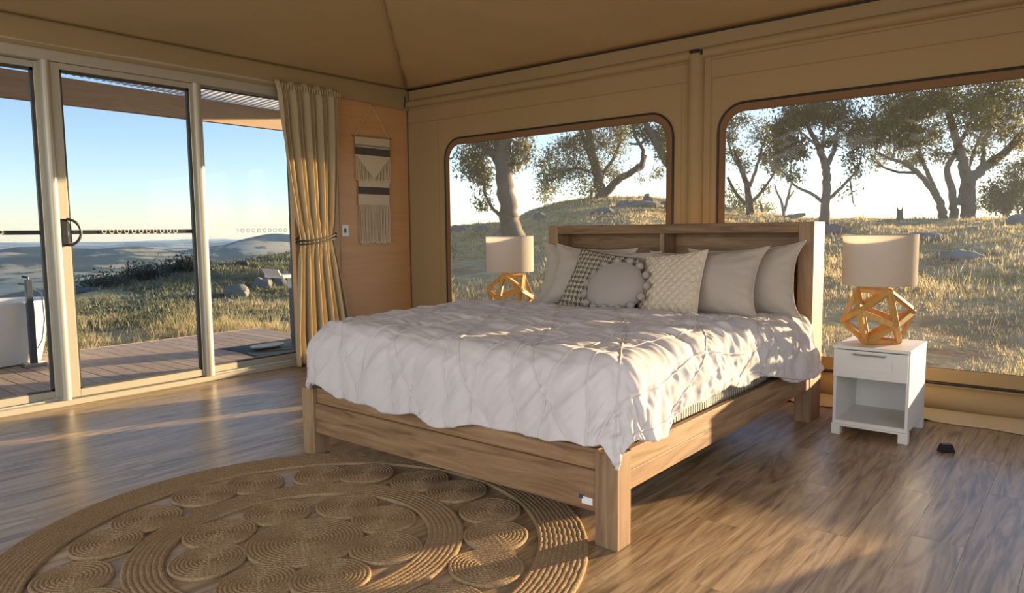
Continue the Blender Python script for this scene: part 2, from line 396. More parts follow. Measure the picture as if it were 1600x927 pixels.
gb = MB().grid(np.stack([gx, gy, height(gx, gy)], -1), wrap_u=True, flip=False)
ground = struct('ground', gb, M_ground, smooth=True, label='dry grassy hillside falling to a wide hazy valley'); 
# the valley haze: thin air lit by the sun, beyond the near hill
hz = D.materials.new('valley_haze'); hz.use_nodes = True; ht = hz.node_tree
for n_ in list(ht.nodes):
    if n_.type == 'BSDF_PRINCIPLED': ht.nodes.remove(n_)
vs = ht.nodes.new('ShaderNodeVolumeScatter'); vs.inputs['Color'].default_value = (.34, .55, 1.0, 1); vs.inputs['Density'].default_value = 1/22000; vs.inputs['Anisotropy'].default_value = .2
ht.links.new(vs.outputs[0], ht.nodes['Material Output'].inputs['Volume'])
hb = MB().box((-24000, -9000, -320), (-350, 23000, 120)); haze = struct('valley_haze', hb, hz, label='pale blue haze over the far valley')
# ================================================================== floor
fl = struct('floor', MB().box((0, -7, -.12), (6.8, 0, -.0009)), M_gap, label='brown timber look plank floor')
PWd, PLn = .183, 1.24
pm = MB().box((0, 0, -.0009), (PWd-.0011, PLn-.0011, 0)).mesh('plank', smooth=False); pm.materials.append(M_floor)
for i in range(38):
    y0 = -7-((i*.43) % 1)*PLn; x0 = i*PWd
    while y0 < 0:
        a, b = max(y0, -7), min(y0+PLn, 0)
        w = min(PWd, 6.8-x0)
        if b-a > .02 and w > .02:
            if b-a > PLn-.001 and w == PWd: me = pm; z0 = a
            else:
                me = MB().box((0, 0, -.0009), (w-.0011, b-a-.0011, 0)).mesh('plank', smooth=False); me.materials.append(M_floor)
            o = D.objects.new('plank', me); COL.objects.link(o); o.parent = fl; o.location = (x0+.0006, a+.0006, 0)
        y0 += PLn
# ================================================================== roof
EV = 2.665                                                           # eave height
SA = .27; 
_rd = ray(600, 0); _t = (EV+0-CAM[2]+SA*CAM[0])/(_rd[2]-SA*_rd[0]); hp = CAM+_t*_rd   # where the hip leaves the frame
SB = SA*hp[0]/abs(hp[1])                                              # slope of the back panel
# left panel z=EV+SA*x ; back panel z=EV+SB*|y| ; hip where they meet
def roof_panel(fn, P0, P1, Q0, Q1, nu=70, nv=50):
    u = np.linspace(0, 1, nu)[:, None, None]; v = np.linspace(0, 1, nv)[None, :, None]
    P = (np.array(P0)*(1-u)+np.array(P1)*u)*(1-v)+(np.array(Q0)*(1-u)+np.array(Q1)*u)*v
    x, y, z = P[..., 0], P[..., 1], P[..., 2]
    P[..., 2] = z+fn(x, y); return P
HX = 3.4; HY = SA*HX/SB                                               # peak
zp = EV+SA*HX
SBf = (zp-EV)/(7-HY) if HY < 3.5 else SB
back_end = HY
wr = lambda x, y: (-.012*np.sin(PI*np.clip(np.abs(y)/HY, 0, 1))+.006*fbm(x*1.2+y*1.2, (x-y)*4.0, 0, 2, 4))*np.clip(np.abs(y)*6, 0, 1)
rb = MB()
rb.grid(roof_panel(wr, (0, 0, EV), (6.8, 0, EV), (3.4-.001, -HY, zp), (3.4+.001, -HY, zp)))
wl = lambda x, y: (-.012*np.sin(PI*np.clip(x/HX, 0, 1))+.004*fbm((x+y)*1.0, (y-x)*2.5, 0, 2, 9))*np.clip(x*6, 0, 1)
rb.grid(roof_panel(wl, (0, -7, EV), (0, 0, EV), (3.4, -7+HY, zp), (3.4, -HY, zp)))
rb.grid(roof_panel(lambda x, y: 0*x, (6.8, 0, EV), (6.8, -7, EV), (3.4, -HY, zp), (3.4, -7+HY, zp), 8, 8))
rb.grid(roof_panel(lambda x, y: 0*x, (6.8, -7, EV), (0, -7, EV), (3.4+.001, -7+HY, zp), (3.4-.001, -7+HY, zp), 8, 8))
ceil_ = struct('ceiling', rb, M_roof, smooth=True, label='tan canvas hip roof lining of the tent')
ceil_.modifiers.new('thick', 'SOLIDIFY').thickness = .004
hipb = MB().tube([(0.02, -.02*HY/HX, EV-.002), (HX*.25, -HY*.25, EV+SA*HX*.25-.006), (HX*.5, -HY*.5, EV+SA*HX*.5-.008), (HX, -HY, zp-.006)], .004, 6)
obj('hip_seam', hipb, M_canvas, ceil_, True)
for nm, a, b in (('trim_1', (0.004, -7, EV), (.004, 0, EV)), ('trim_2', (0, -.004, EV), (6.8, -.004, EV))):
    struct(nm, MB().tube([a, b], .010, 8), M_piping, smooth=True, label='dark rope line where the roof meets the left wall' if nm == 'trim_1' else 'dark rope line where the roof meets the window wall')
# ================================================================== window wall (y = 0)
def rrect(x0, x1, z0, z1, r, rb_=None, n=10):
    """rounded rectangle, counter-clockwise seen from inside, with the matching points of the bare rectangle"""
    P = []; Q = []
    rb_ = r if rb_ is None else rb_
    for (cx, cz, a0, qx, qz, rad) in ((x0, z0, 180, x0, z0, rb_), (x1, z0, 270, x1, z0, rb_), (x1, z1, 0, x1, z1, r), (x0, z1, 90, x0, z1, r)):
        ox = cx+(rad if cx == x0 else -rad); oz = cz+(rad if cz == z0 else -rad)
        for i in range(n+1):
            a = math.radians(a0+90*i/n); P.append((ox+rad*math.cos(a), oz+rad*math.sin(a)))
    return np.array(P)
def ring(mb, A, B, y0, y1):
    n = len(A); V = [(p[0], y0, p[1]) for p in A]+[(p[0], y1, p[1]) for p in B]
    mb.add(V, [(i, (i+1) % n, n+(i+1) % n, n+i) for i in range(n)])
wb = MB()
WINS = [(.543, 3.034, .217, 2.12), (3.40, 6.11, .217, 2.12)]
cells = [(0, 3.22), (3.22, 6.8)]
for (x0, x1, z0, z1), (c0, c1) in zip(WINS, cells):
    P = rrect(x0, x1, z0, z1, .20, .03)
    # project each point of the rounded rectangle out to the cell edge
    zz0, zz1 = 0.0, 2.69; Q = []
    n = 11
    for i, p in enumerate(P):
        k, j = divmod(i, n); t = j/(n-1)
        cx = (c0, c1, c1, c0)[k]; cz = (zz0, zz0, zz1, zz1)[k]
        first = ((c0, p[1]), (p[0], zz0), (c1, p[1]), (p[0], zz1))[k]; last = ((p[0], zz0), (c1, p[1]), (p[0], zz1), (c0, p[1]))[k]
        e = np.array(first if t <= .5 else last, float); w_ = 1-abs(t-.5)*2
        Q.append(e*(1-w_)+np.array((cx, cz))*w_)
    ring(wb, np.array(Q), P, 0, 0)
wall_b = struct('wall_back', wb, M_canvas, label='tan canvas tent wall with two large clear windows'); so = wall_b.modifiers.new('thick', 'SOLIDIFY'); so.thickness = .006; so.offset = 0
for k, (x0, x1, z0, z1) in enumerate(WINS):
    w = sempty('window_%d' % (k+1), ((x0+x1)/2, 0, z0), ['clear film tent window left of the canvas pillar', 'clear film tent window right of the canvas pillar'][k])
    Po = rrect(x0, x1, z0, z1, .20, .03); Pi = rrect(x0+.056, x1-.056, z0+.095, z1-.062, .145, .02)
    b = MB(); ring(b, Po, Pi, -.008, -.004); ring(b, Po, Po, -.008, .004)
    obj('border', b, M_border, w, True)
    obj('sill_strip', MB().box((x0+.02, -.014, z0+.012), (x1-.02, -.009, z0+.095), .002), M_canvas, w)  # lighter canvas coloured strip over the bottom of the border
    obj('zip_piping', MB().tube([(p[0], -.010, p[1]) for p in Po], .0085, 8, closed=True), M_piping, w, True)
    obj('stitch_line', MB().tube([(p[0], -.005, p[1]) for p in Pi], .003, 6, closed=True), M_border, w, True)
    ce = np.array(((x0+x1)/2, (z0+z1)/2)); Pg = ce+(Pi-ce)*1.012
    g = MB(); g.add([(p[0], -.002, p[1]) for p in Pg], [tuple(range(len(Pg)))])
    obj('pane', g, M_pvc, w)
# seams, roll at the eave, bulge at the foot
def roll(zc, r, x0, x1, fl=1.0, amp=.004, n=140, sd_=1):
    x = np.linspace(x0, x1, n); an = np.linspace(-PI/2, PI/2, 12)
    P = np.zeros((n, 12, 3)); P[..., 0] = x[:, None]; P[..., 1] = -fl*r*np.cos(an)[None]-amp*(1+fbm(x*1.5, x*0, 0, 3, sd_))[:, None]*np.cos(an)[None]; P[..., 2] = zc+r*np.sin(an)[None]+amp*fbm(x*.8, x*0, 0, 2, sd_+9)[:, None]
    return MB().grid(P)
struct('trim_3', roll(2.515, .040, 0.03, 6.78, 1.2, .008), M_canvas, smooth=True, label='rolled canvas hem running under the eave')
struct('trim_4', roll(.128, .075, .03, 6.78, .75, .012, sd_=4), M_canvas, smooth=True, label='bulging canvas fold along the foot of the window wall')
sm = MB()
for z_ in (2.462, 2.325): sm.box((0.02, -.005, z_-.004), (3.15, 0, z_+.002)); sm.box((3.29, -.005, z_-.004), (6.78, 0, z_+.002))
for x_ in (.45, 3.10, 3.345): sm.box((x_-.002, -.004, .25), (x_+.002, 0, 2.32))
seam = struct('trim_5', sm, M_seam, label='stitched seams of the canvas wall')
# skirt that flares over the floor
x = np.linspace(.03, 6.78, 260); t_ = np.linspace(0, 1, 14)
P = np.zeros((260, 14, 3)); P[..., 0] = x[:, None]
wv = fbm(x*2.6, x*0, 0, 3, 8)[:, None]
P[..., 1] = -.012-(.16+.03*wv)*t_[None]**1.1; P[..., 2] = .062*(1-t_[None])**1.5+.003+.012*(1+wv)*np.sin(PI*t_)[None]+np.clip(fbm(x*6, x*0, 0, 2, 5), 0, 1)[:, None]*.014*t_[None]
struct('trim_6', MB().grid(P), M_skirt, smooth=True, label='pale canvas skirt flaring onto the floor under the windows').modifiers.new('thick', 'SOLIDIFY').thickness = .003
# pillar between the windows
pl = sempty('trim_7', (3.22, 0, 0), 'canvas sleeved pole between the two windows')
an = np.linspace(-PI/2, PI/2, 16); z = np.linspace(.0, 2.53, 40)
P = np.zeros((16, 40, 3)); P[..., 0] = 3.222+(.062*np.sin(an))[:, None]; P[..., 1] = (-.062*np.cos(an))[:, None]-.002+.003*np.sin(z*5)[None]; P[..., 2] = z[None]
obj('sleeve', MB().grid(P), M_canvas, pl, True)
obj('sleeve_flap', MB().box((3.284, -.010, 0), (3.335, -.001, 2.5), .002), M_canvas, pl)
cb = MB().box((3.19, -.075, 2.515), (3.262, -.02, 2.542), .006); cb.box((3.262, -.05, 2.50), (3.285, -.03, 2.538), .004)
obj('clip', cb, M_black, pl)['label'] = 'black clip at the top of the pole'
# ================================================================== door wall (x = 0)
DZ, DH = 2.405, 2.525                                                 # underside and top of the door head
Y1 = -1.40                                                            # door opening runs from here to the left
wl_ = sempty('wall_left', (0, 0, 0), 'door wall with honey plywood end panel')
obj('plywood_panel', MB().box((-.06, Y1, 0), (0, -.001, 2.50), .002), M_ply, wl_)['label'] = 'honey coloured plywood panel'
obj('panel_joint', MB().box((0, -.905, 0), (.0015, -.902, 2.47)), M_gap, wl_)
obj('left_end', MB().box((-.06, -7, 0), (0, -5.7, 2.5)), M_canvas, wl_)
# canvas header
y = np.linspace(-7, 0, 180); zz = np.linspace(0, 1, 10)
P = np.zeros((180, 10, 3)); P[..., 1] = y[:, None]; P[..., 2] = 2.478+(EV+.005-2.478)*zz[None]; P[..., 2] -= (.02*sst(-.9, 0, y))[:, None]*(1-zz)[None]
P[..., 0] = .020+.010*np.sin(zz*PI)[None]+.004*fbm(y*1.3, y*0, 0, 2, 3)[:, None]
hd = obj('canvas_header', MB().grid(P, flip=True), M_canvas, wl_, True); hd.modifiers.new('thick', 'SOLIDIFY').thickness = .006
struct('trim_8', MB().tube([(.035, -.075, 2.475), (.045, -.07, 2.56), (.02, -.05, 2.64)], .006, 6), M_black, smooth=True, label='black strap at the tent corner')
struct('trim_9', MB().box((-.01, -.012, 0), (.012, -.0005, 2.46), .002), M_border, label='dark corner edging beside the plywood panel')
# door frame
df = sempty('trim_10', (0, -3, 0), 'champagne aluminium frame of the sliding doors')
obj('head', MB().box((-.12, -5.7, DZ), (.015, Y1, DH-.02), .003), M_alu, df)
obj('head_lip', MB().box((-.12, -5.7, DH-.022), (.034, Y1, DH), .003), M_alu, df)
obj('track', MB().box((-.13, -5.7, 0), (.028, Y1, .042), .003), M_alu, df)
obj('track_rib', MB().box((-.025, -5.7, .042), (-.020, Y1, .052)), M_alu, df)
def mullion(y0, y1, nm):
    a = np.linspace(-PI/2, PI/2, 9); cy, hw = (y0+y1)/2, (y1-y0)/2
    prof = [(-.10, -hw)]+[(.012+.022*math.cos(t), hw*math.sin(t)) for t in a]+[(-.10, hw)]
    P = np.array([[(px_, cy+py_, z_) for z_ in (.042, DZ)] for px_, py_ in prof])
    obj(nm, MB().grid(P), M_alu, df, True)
mullion(-3.352, -3.296, 'mullion'); mullion(-2.295, -2.225, 'mullion')
MK = []
def door(n, y0, y1, xc, sl0, sl1, bar, lab, rings, seal=.020, tr_=.045):
    d = sempty('door_%d' % n, (xc, (y0+y1)/2, .05), lab)
    fr = MB(); z0, z1 = .05, DZ-.002
    obj('stile', MB().box((xc-.018, y0, z0), (xc+.018, y0+sl0, z1), .003), M_alu, d)
    obj('stile', MB().box((xc-.018, y1-sl1, z0), (xc+.018, y1, z1), .003), M_alu, d)
    obj('bottom_rail', MB().box((xc-.018, y0+sl0, z0), (xc+.018, y1-sl1, z0+.055), .003), M_alu, d)
    obj('top_rail', MB().box((xc-.018, y0+sl0, z1-tr_), (xc+.018, y1-sl1, z1), .003), M_alu, d)
    a0, a1, b0, b1 = y0+sl0, y1-sl1, z0+.055, z1-tr_; s = MB()
    s.box((xc-.014, a0, b0), (xc+.015, a0+seal*.5, b1)); s.box((xc-.014, a1-seal, b0), (xc+.015, a1, b1)); s.box((xc-.014, a0, b1-seal), (xc+.015, a1, b1)); s.box((xc-.014, a0, b0), (xc+.015, a1, b0+.014))
    obj('seal', s, M_aludark, d)
    g = obj('pane', MB().box((xc-.003, a0, b0), (xc+.003, a1, b1)), M_glass, d)
    if bar:
        obj('screen_bar', MB().box((xc-.016, a0, 1.217), (xc-.006, a1, 1.247)), M_aludark, d)['label'] = 'dark middle bar'
    for yy in rings:
        an_ = np.arange(6)*PI/3+PI/6
        o = obj('marker_ring', MB().tube([(xc+.005, yy+.016*math.cos(t), 1.236+.016*math.sin(t)) for t in an_], .0028, 5, closed=True), M_switch, g, True)
    return d
door(1, -4.40, -3.345, -.075, .05, .030, True, 'leftmost glass door panel, bath seen through it', [-3.63-.055*i for i in range(3)])
d2 = door(2, -3.296, -2.29, -.012, .062, .030, True, 'middle sliding glass door with black handle', [-3.005+.0525*i for i in range(11)])
door(3, -2.235, -1.36, -.075, .012, .03, False, 'right glass door panel partly behind the curtain', [-1.925+.0525*i for i in range(10)], .008, .006)
door(4, -5.68, -4.39, -.012, .05, .05, True, 'glass door panel out of the frame on the left', [])
hb_ = MB().box((.006, -3.29, 1.135), (.020, -3.252, 1.325), .004)
obj('handle_plate', hb_, M_black, d2)
t = np.linspace(-PI/2, PI/2, 15)
obj('handle', MB().tube([(.028, -3.26+.088*math.cos(q), 1.232+.092*math.sin(q)) for q in t], .0095, 8), M_black, d2, True)
# unseen walls of the tent, with the openings that let the daylight in
rw = MB(); rw.box((6.8, -7, 0), (6.83, -6.3, 2.68)); rw.box((6.8, -2.2, 0), (6.83, 0, 2.68)); rw.box((6.8, -6.3, 2.5), (6.83, -2.2, 2.68)); rw.box((6.8, -6.3, 0), (6.83, -2.2, .35))
struct('wall_right', rw, M_canvas, label='canvas wall on the right with a wide open window')
fw_ = MB(); fw_.box((0, -7.03, 0), (.5, -7, 2.68)); fw_.box((6.3, -7.03, 0), (6.8, -7, 2.68)); fw_.box((.5, -7.03, 2.5), (6.3, -7, 2.68))
struct('wall_front', fw_, M_canvas, label='canvas wall behind the camera with a wide opening')
#@OUTSIDE
# ================================================================== verandah
DKZ = -.05
dk = struct('deck', MB().box((-2.98, -6.4, -.42), (-.13, -.06, DKZ-.03)), M_gap, label='weathered timber deck outside the glass doors')
dmesh = MB().box((0, 0, -.025), (2.87, .1385, 0), .003).mesh('deck_board', smooth=False); dmesh.materials.append(M_deck)
yy = -.03-.1385
while yy > -6.4:
    o = D.objects.new('deck_board', dmesh); COL.objects.link(o); o.parent = dk; o.location = (-3.0, yy, DKZ); yy -= .145
obj('edge_board', MB().box((-3.03, -6.4, -.25), (-3.003, -.03, DKZ+.004), .003), M_deck, dk)
vr = thing('verandah_roof', 'brown beam and pale corrugated verandah roof seen above the glass doors', 'verandah', (-3, -3, DKZ))
bt = MB(); ys = np.array((-7.0, 1.4)); zt_ = np.interp(ys, [-2.16, .47], [2.95, 2.835]); zb_ = np.interp(ys, [-2.75, .456], [2.62, 2.592])
bt.add([(-3.04, ys[0], zb_[0]), (-2.96, ys[0], zb_[0]), (-2.96, ys[0], zt_[0]), (-3.04, ys[0], zt_[0]), (-3.04, ys[1], zb_[1]), (-2.96, ys[1], zb_[1]), (-2.96, ys[1], zt_[1]), (-3.04, ys[1], zt_[1])], [(0,1,2,3),(7,6,5,4),(0,4,5,1),(1,5,6,2),(2,6,7,3),(3,7,4,0)])
obj('beam', bt, M_beam, vr)
ny = 420; y = np.linspace(-7.1, 1.5, ny); x = np.array((-3.2, -2.9, -1.5, .02)); P = np.zeros((ny, 4, 3)); P[..., 1] = y[:, None]; P[..., 0] = x[None]
P[..., 2] = np.interp(y, [-2.16, .47], [2.955, 2.84])[:, None]+.02+(x+3.2)[None]*.055+.009*np.sin(y*2*PI/.076)[:, None]
obj('roof_sheet', MB().grid(P), M_sheet, vr, True).modifiers.new('thick', 'SOLIDIFY').thickness = .003
for yp in (-6.6, 1.15): obj('post', MB().box((-3.05, yp-.05, DKZ if yp < 0 else -.5), (-2.95, yp+.05, 2.65), .004), M_beam, vr)
# bath
bc = np.array((-2.72, -3.32, DKZ)); bb = MB(); n = 64; an = np.arange(n)*2*PI/n
def oval(a, b, z, e=2.6):
    c_, s_ = np.cos(an), np.sin(an); return np.stack([bc[0]+a*np.sign(c_)*np.abs(c_)**(2/e), bc[1]+b*np.sign(s_)*np.abs(s_)**(2/e), np.full(n, bc[2]+z)], -1)
lv = [(.29, .60, .0), (.33, .66, .015), (.36, .70, .20), (.385, .745, .45), (.40, .78, .60), (.402, .783, .618), (.395, .775, .626), (.375, .755, .622), (.365, .74, .60), (.345, .70, .40), (.31, .63, .16), (.24, .5, .11), (.01, .02, .105)]
bb.grid(np.stack([oval(*q) for q in lv], 1), wrap_u=True)
bth = thing('bathtub', 'white freestanding bathtub on the deck behind the left glass door', 'bathtub', tuple(bc))
obj('tub', bb, M_bath, bth, True, angle=60)
obj('overflow', MB().box((bc[0]+.375, bc[1]-.1, .47), (bc[0]+.392, bc[1]+.0, .478), .003), M_aludark, bth)
tp = thing('bath_tap', 'tall dark freestanding tap on the deck beside the white bath', 'tap', (-2.30, -2.835, DKZ))
obj('base_plate', MB().box((-2.37, -2.93, DKZ), (-2.23, -2.74, DKZ+.035), .004), M_steel, tp)
obj('post', MB().box((-2.328, -2.862, DKZ+.03), (-2.272, -2.808, .79), .004), M_bbq, tp)
obj('spout', MB().box((-2.56, -2.85, .735), (-2.30, -2.82, .752), .003), M_black, tp)
obj('lever', MB().tube([(-2.30, -2.835, .79), (-2.30, -2.835, .812), (-2.34, -2.87, .822)], .010, 8), M_black, tp, True)
hs = [(-2.30, -2.80, .70), (-2.27, -2.74, .66), (-2.27, -2.73, .4), (-2.28, -2.76, .2), (-2.29, -2.80, .12)]
obj('hand_shower_hose', MB().tube(hs, .006, 6), M_steel, tp, True)
# barbecue
class MB2(MB):
    def add(s, v, f): return MB.add(s, np.asarray(v, float).reshape(-1, 3)+(np.array((.25, -.125, 0)) if type(s) is MB2 else 0), f)
bq = thing('barbecue', 'dark blue barbecue with white side shelf on the deck, half behind the curtain', 'barbecue', (-1.10, -.41, DKZ))
obj('cabinet', MB2().box((-1.58, -.50, .04), (-1.22, -.07, .60), .008), M_bbq, bq)
obj('control_panel', MB2().box((-1.585, -.51, .60), (-1.205, -.06, .72), .01), M_white, bq)
obj('knob', MB2().tube([(-1.21, -.42, .655), (-1.175, -.42, .655)], .026, 14), M_black, bq, True)
obj('knob', MB2().tube([(-1.21, -.20, .655), (-1.175, -.20, .655)], .026, 14), M_black, bq, True)
obj('side_shelf', MB2().box((-1.56, -.80, .735), (-1.22, -.50, .77), .006), M_white, bq)
obj('shelf_lip', MB2().obox((-1.39, -.80, .765), (-1.39, -.835, .83), .3, .012), M_white, bq)
a = np.linspace(0, PI, 14); P = np.array([[(-1.40+.17*math.cos(q), yq, .72+.26*math.sin(q)) for yq in (-.50, -.07)] for q in a])
hd_ = MB2().grid(P); k = [(-1.40+.17*math.cos(q), -.50, .72+.26*math.sin(q)) for q in a]; hd_.add(k, [tuple(range(14))]); hd_.add([(p[0], -.07, p[2]) for p in k], [tuple(range(14))[::-1]])
obj('hood', hd_, M_bbq, bq, True)
obj('hood_handle', MB2().tube([(-1.22, -.44, .82), (-1.19, -.44, .82), (-1.19, -.13, .82), (-1.22, -.13, .82)], .010, 8), M_steel, bq, True)
obj('door_handle', MB2().box((-1.22, -.40, .50), (-1.195, -.16, .515), .003), M_steel, bq)
for xx, yq in ((-1.55, -.47), (-1.25, -.47), (-1.55, -.10), (-1.25, -.10)): obj('leg', MB2().box((xx-.02, yq-.02, DKZ), (xx+.02, yq+.02, .05)), M_bbq, bq)
# mat under it
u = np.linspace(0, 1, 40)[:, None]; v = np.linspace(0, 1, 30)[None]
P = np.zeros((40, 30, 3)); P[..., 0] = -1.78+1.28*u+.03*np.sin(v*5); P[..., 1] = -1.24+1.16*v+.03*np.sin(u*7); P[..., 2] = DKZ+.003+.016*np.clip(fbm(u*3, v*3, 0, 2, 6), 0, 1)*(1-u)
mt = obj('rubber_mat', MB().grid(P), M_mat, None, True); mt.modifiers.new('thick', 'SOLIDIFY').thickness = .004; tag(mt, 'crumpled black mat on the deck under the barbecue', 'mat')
di = obj('white_oval', MB().lathe([(.001, .006), (.15, .006), (.185, .022), (.195, .024), (.19, .012), (.155, 0), (.001, 0)], (-1.32, -.92, DKZ+.026), 40, sx=.55, sy=1.0), M_white, None, True); tag(di, 'small white oval on the black mat', 'tray')  # flat white oval with a low rim, lying on the mat
#@NATURE
# ================================================================== rocks
def rock(nm, u, v, d, su, sv, label, seed, flat=.7, group=None, mat=None):
    c = at(u, v, d); gz = float(height(c[0], c[1])); sx = su/F*d/2; sz = sv/F*d
    n = 12; th = np.linspace(.01, PI-.01, n); ph = np.arange(2*n)*PI/n
    T, Pp = np.meshgrid(th, ph, indexing='ij'); q = np.stack([np.sin(T)*np.cos(Pp), np.sin(T)*np.sin(Pp), np.cos(T)], -1)
    rad = 1+.28*noise(q[..., 0]*1.7+seed*7.1, q[..., 1]*1.7, q[..., 2]*1.7, seed)+.12*noise(q[..., 0]*4, q[..., 1]*4+seed, q[..., 2]*4, seed)
    q = q*rad[..., None]*np.array((sx, sx*.8, sz))
    q = np.transpose(q, (1, 0, 2))[:, ::-1]
    o = obj(nm, MB().grid(q+np.array((c[0], c[1], gz)), wrap_u=True), mat or M_rock, None, True, org=(c[0], c[1], gz), angle=28)
    return tag(o, label, 'rock', group)
rock('boulder', 370, 445, 13.5, 44, 22, 'pale grey boulder largest on the hill beyond the right glass door', 1)
rock('boulder', 410, 436, 14.5, 34, 16, 'low dark boulder right of the pale boulder outside the glass door', 2)
rock('boulder', 438, 433, 15, 24, 17, 'small boulder touching the barbecue shelf in view', 3)
rock('boulder', 355, 455, 12.5, 18, 9, 'little stone at the foot of the pale boulder outside the door', 4)
rock('boulder', 377, 410, 18.5, 30, 8, 'dark rock on the skyline beyond the right glass door', 5, mat=M_rockd)
rock('boulder', 205, 449, 15.4, 34, 9, 'dark rock on the skyline below the middle dark bush of the middle glass door', 6, mat=M_rockd)
rock('boulder', 172, 456, 15.2, 40, 8, 'flat dark rock between the left and middle dark bushes', 7, mat=M_rockd)
rock('boulder', 246, 440, 16, 40, 9, 'low dark rock between the middle and right dark bushes', 8, mat=M_rockd)
rock('boulder', 300, 424, 17.3, 30, 9, 'low dark rock at the right end of the middle door skyline', 9, mat=M_rockd)
rock('boulder', 140, 464, 14, 44, 7, 'low rock at the left end of the middle door skyline', 10, mat=M_rockd)
rock('boulder', 842, 345, 30, 22, 13, 'upright pale stone right of the thick trunk', 11)
rock('boulder', 790, 363, 27, 40, 12, 'broad grey rock at the foot of the thick trunk', 12)
rock('boulder', 1000, 341, 30, 66, 9, 'wide pale rock outcrop above the headboard in the left window', 13)
rock('boulder', 1012, 326, 31.5, 17, 17, 'standing stone on top of the pale outcrop', 14)
rock('boulder', 1035, 331, 31, 30, 8, 'low pale rock right of the standing stone', 23)
rock('boulder', 975, 336, 30.5, 26, 9, 'low pale rock left of the standing stone', 24)
rock('boulder', 945, 347, 28, 40, 7, 'flat pale rock left of the wide outcrop', 15)
rock('boulder', 715, 362, 30, 26, 10, 'grey rock near the left edge of the left window', 16)
rock('boulder', 752, 364, 29, 24, 9, 'small grey rock between window edge and thick trunk', 17)
rock('boulder', 1300, 351, 23, 44, 15, 'rounded grey boulder at the base of the slender gum', 18)
rock('boulder', 1447, 362, 20, 56, 11, 'long flat rock behind the right lamp', 19)
rock('boulder', 1500, 385, 16.5, 70, 12, 'low pale rock right of the right lamp shade', 20)
rock('boulder', 1590, 352, 22, 36, 16, 'dark rock at the right edge under the shrub', 21)
rock('boulder', 1240, 334, 31, 24, 4, 'tiny flat stone on the skyline left of the slender gum', 22)
# ================================================================== grass
def in_tent(x, y): return (x > -3.15) & (x < 7.0) & (y < .12) & (y > -7.2)
def grass(n, az0, az1, r0, r1, hh, ww, blades, sd_, thr=-.25, patch=.5):
    g = np.random.default_rng(sd_)
    az = np.radians(g.uniform(az0, az1, n)); r = np.exp(g.uniform(math.log(r0), math.log(r1), n))
    x, y = CAM[0]+r*np.sin(az), CAM[1]+r*np.cos(az)
    k = (~in_tent(x, y)) & (fbm(x*patch, y*patch, 0, 3, 21) > thr+g.uniform(-.4, .4, n)); x, y, r = x[k], y[k], r[k]; n = len(x); z = height(x, y)
    X = np.repeat(x, blades); Y = np.repeat(y, blades); Z = np.repeat(z, blades); R_ = np.repeat(r, blades); m_ = len(X)
    sz = np.repeat(g.lognormal(0, .35, n), blades)*hh*g.uniform(.5, 1.2, m_); a = g.uniform(0, 2*PI, m_); le = g.uniform(.1, .8, m_)
    X = X+g.normal(0, .05, m_); Y = Y+g.normal(0, .05, m_); w = ww*(R_/10)**.6
    b = np.stack([X, Y, Z-.02], -1); sdv = np.stack([-np.sin(a), np.cos(a), 0*a], -1)*w[:, None]
    tip = b+np.stack([np.cos(a)*le*sz, np.sin(a)*le*sz, sz], -1)
    V = np.stack([b-sdv, b+sdv, tip], 1).reshape(-1, 3); return V
Vs = [grass(16000, -86, -44, 9, 13.5, .085, .006, 5, 1), grass(60000, -50, 12, 5.3, 40, .055, .006, 5, 2, -.25), grass(2600, -86, -50, 9.0, 12, .17, .006, 9, 3, .05), grass(900, -40, 10, 6, 16, .16, .005, 8, 4, .25), grass(30000, -47, 12, 13, 40, .10, .012, 4, 9, -.35, .4)]
V = np.concatenate(Vs); me = D.meshes.new('dry_grass'); nt = len(V)//3
me.vertices.add(len(V)); me.vertices.foreach_set('co', V.ravel()); me.loops.add(len(V)); me.loops.foreach_set('vertex_index', np.arange(len(V), dtype=np.int32))
me.polygons.add(nt); me.polygons.foreach_set('loop_start', np.arange(0, len(V), 3, dtype=np.int32)); me.update(); me.validate()
go = obj('dry_grass', me, M_grass); tag(go, 'dry straw coloured grass tufts covering the hillside around the tent', 'grass', None, 'stuff')
V = grass(34000, -86, -44, 11.5, 26, .065, .016, 5, 7, -.45, .4); me = D.meshes.new('heath'); nt = len(V)//3
me.vertices.add(len(V)); me.vertices.foreach_set('co', V.ravel()); me.loops.add(len(V)); me.loops.foreach_set('vertex_index', np.arange(len(V), dtype=np.int32))
me.polygons.add(nt); me.polygons.foreach_set('loop_start', np.arange(0, len(V), 3, dtype=np.int32)); me.update(); me.validate()
tag(obj('heath', me, M_heath), 'low heath, its grey green toned for shade, covering the upper slope seen through the glass doors', 'heath', None, 'stuff')
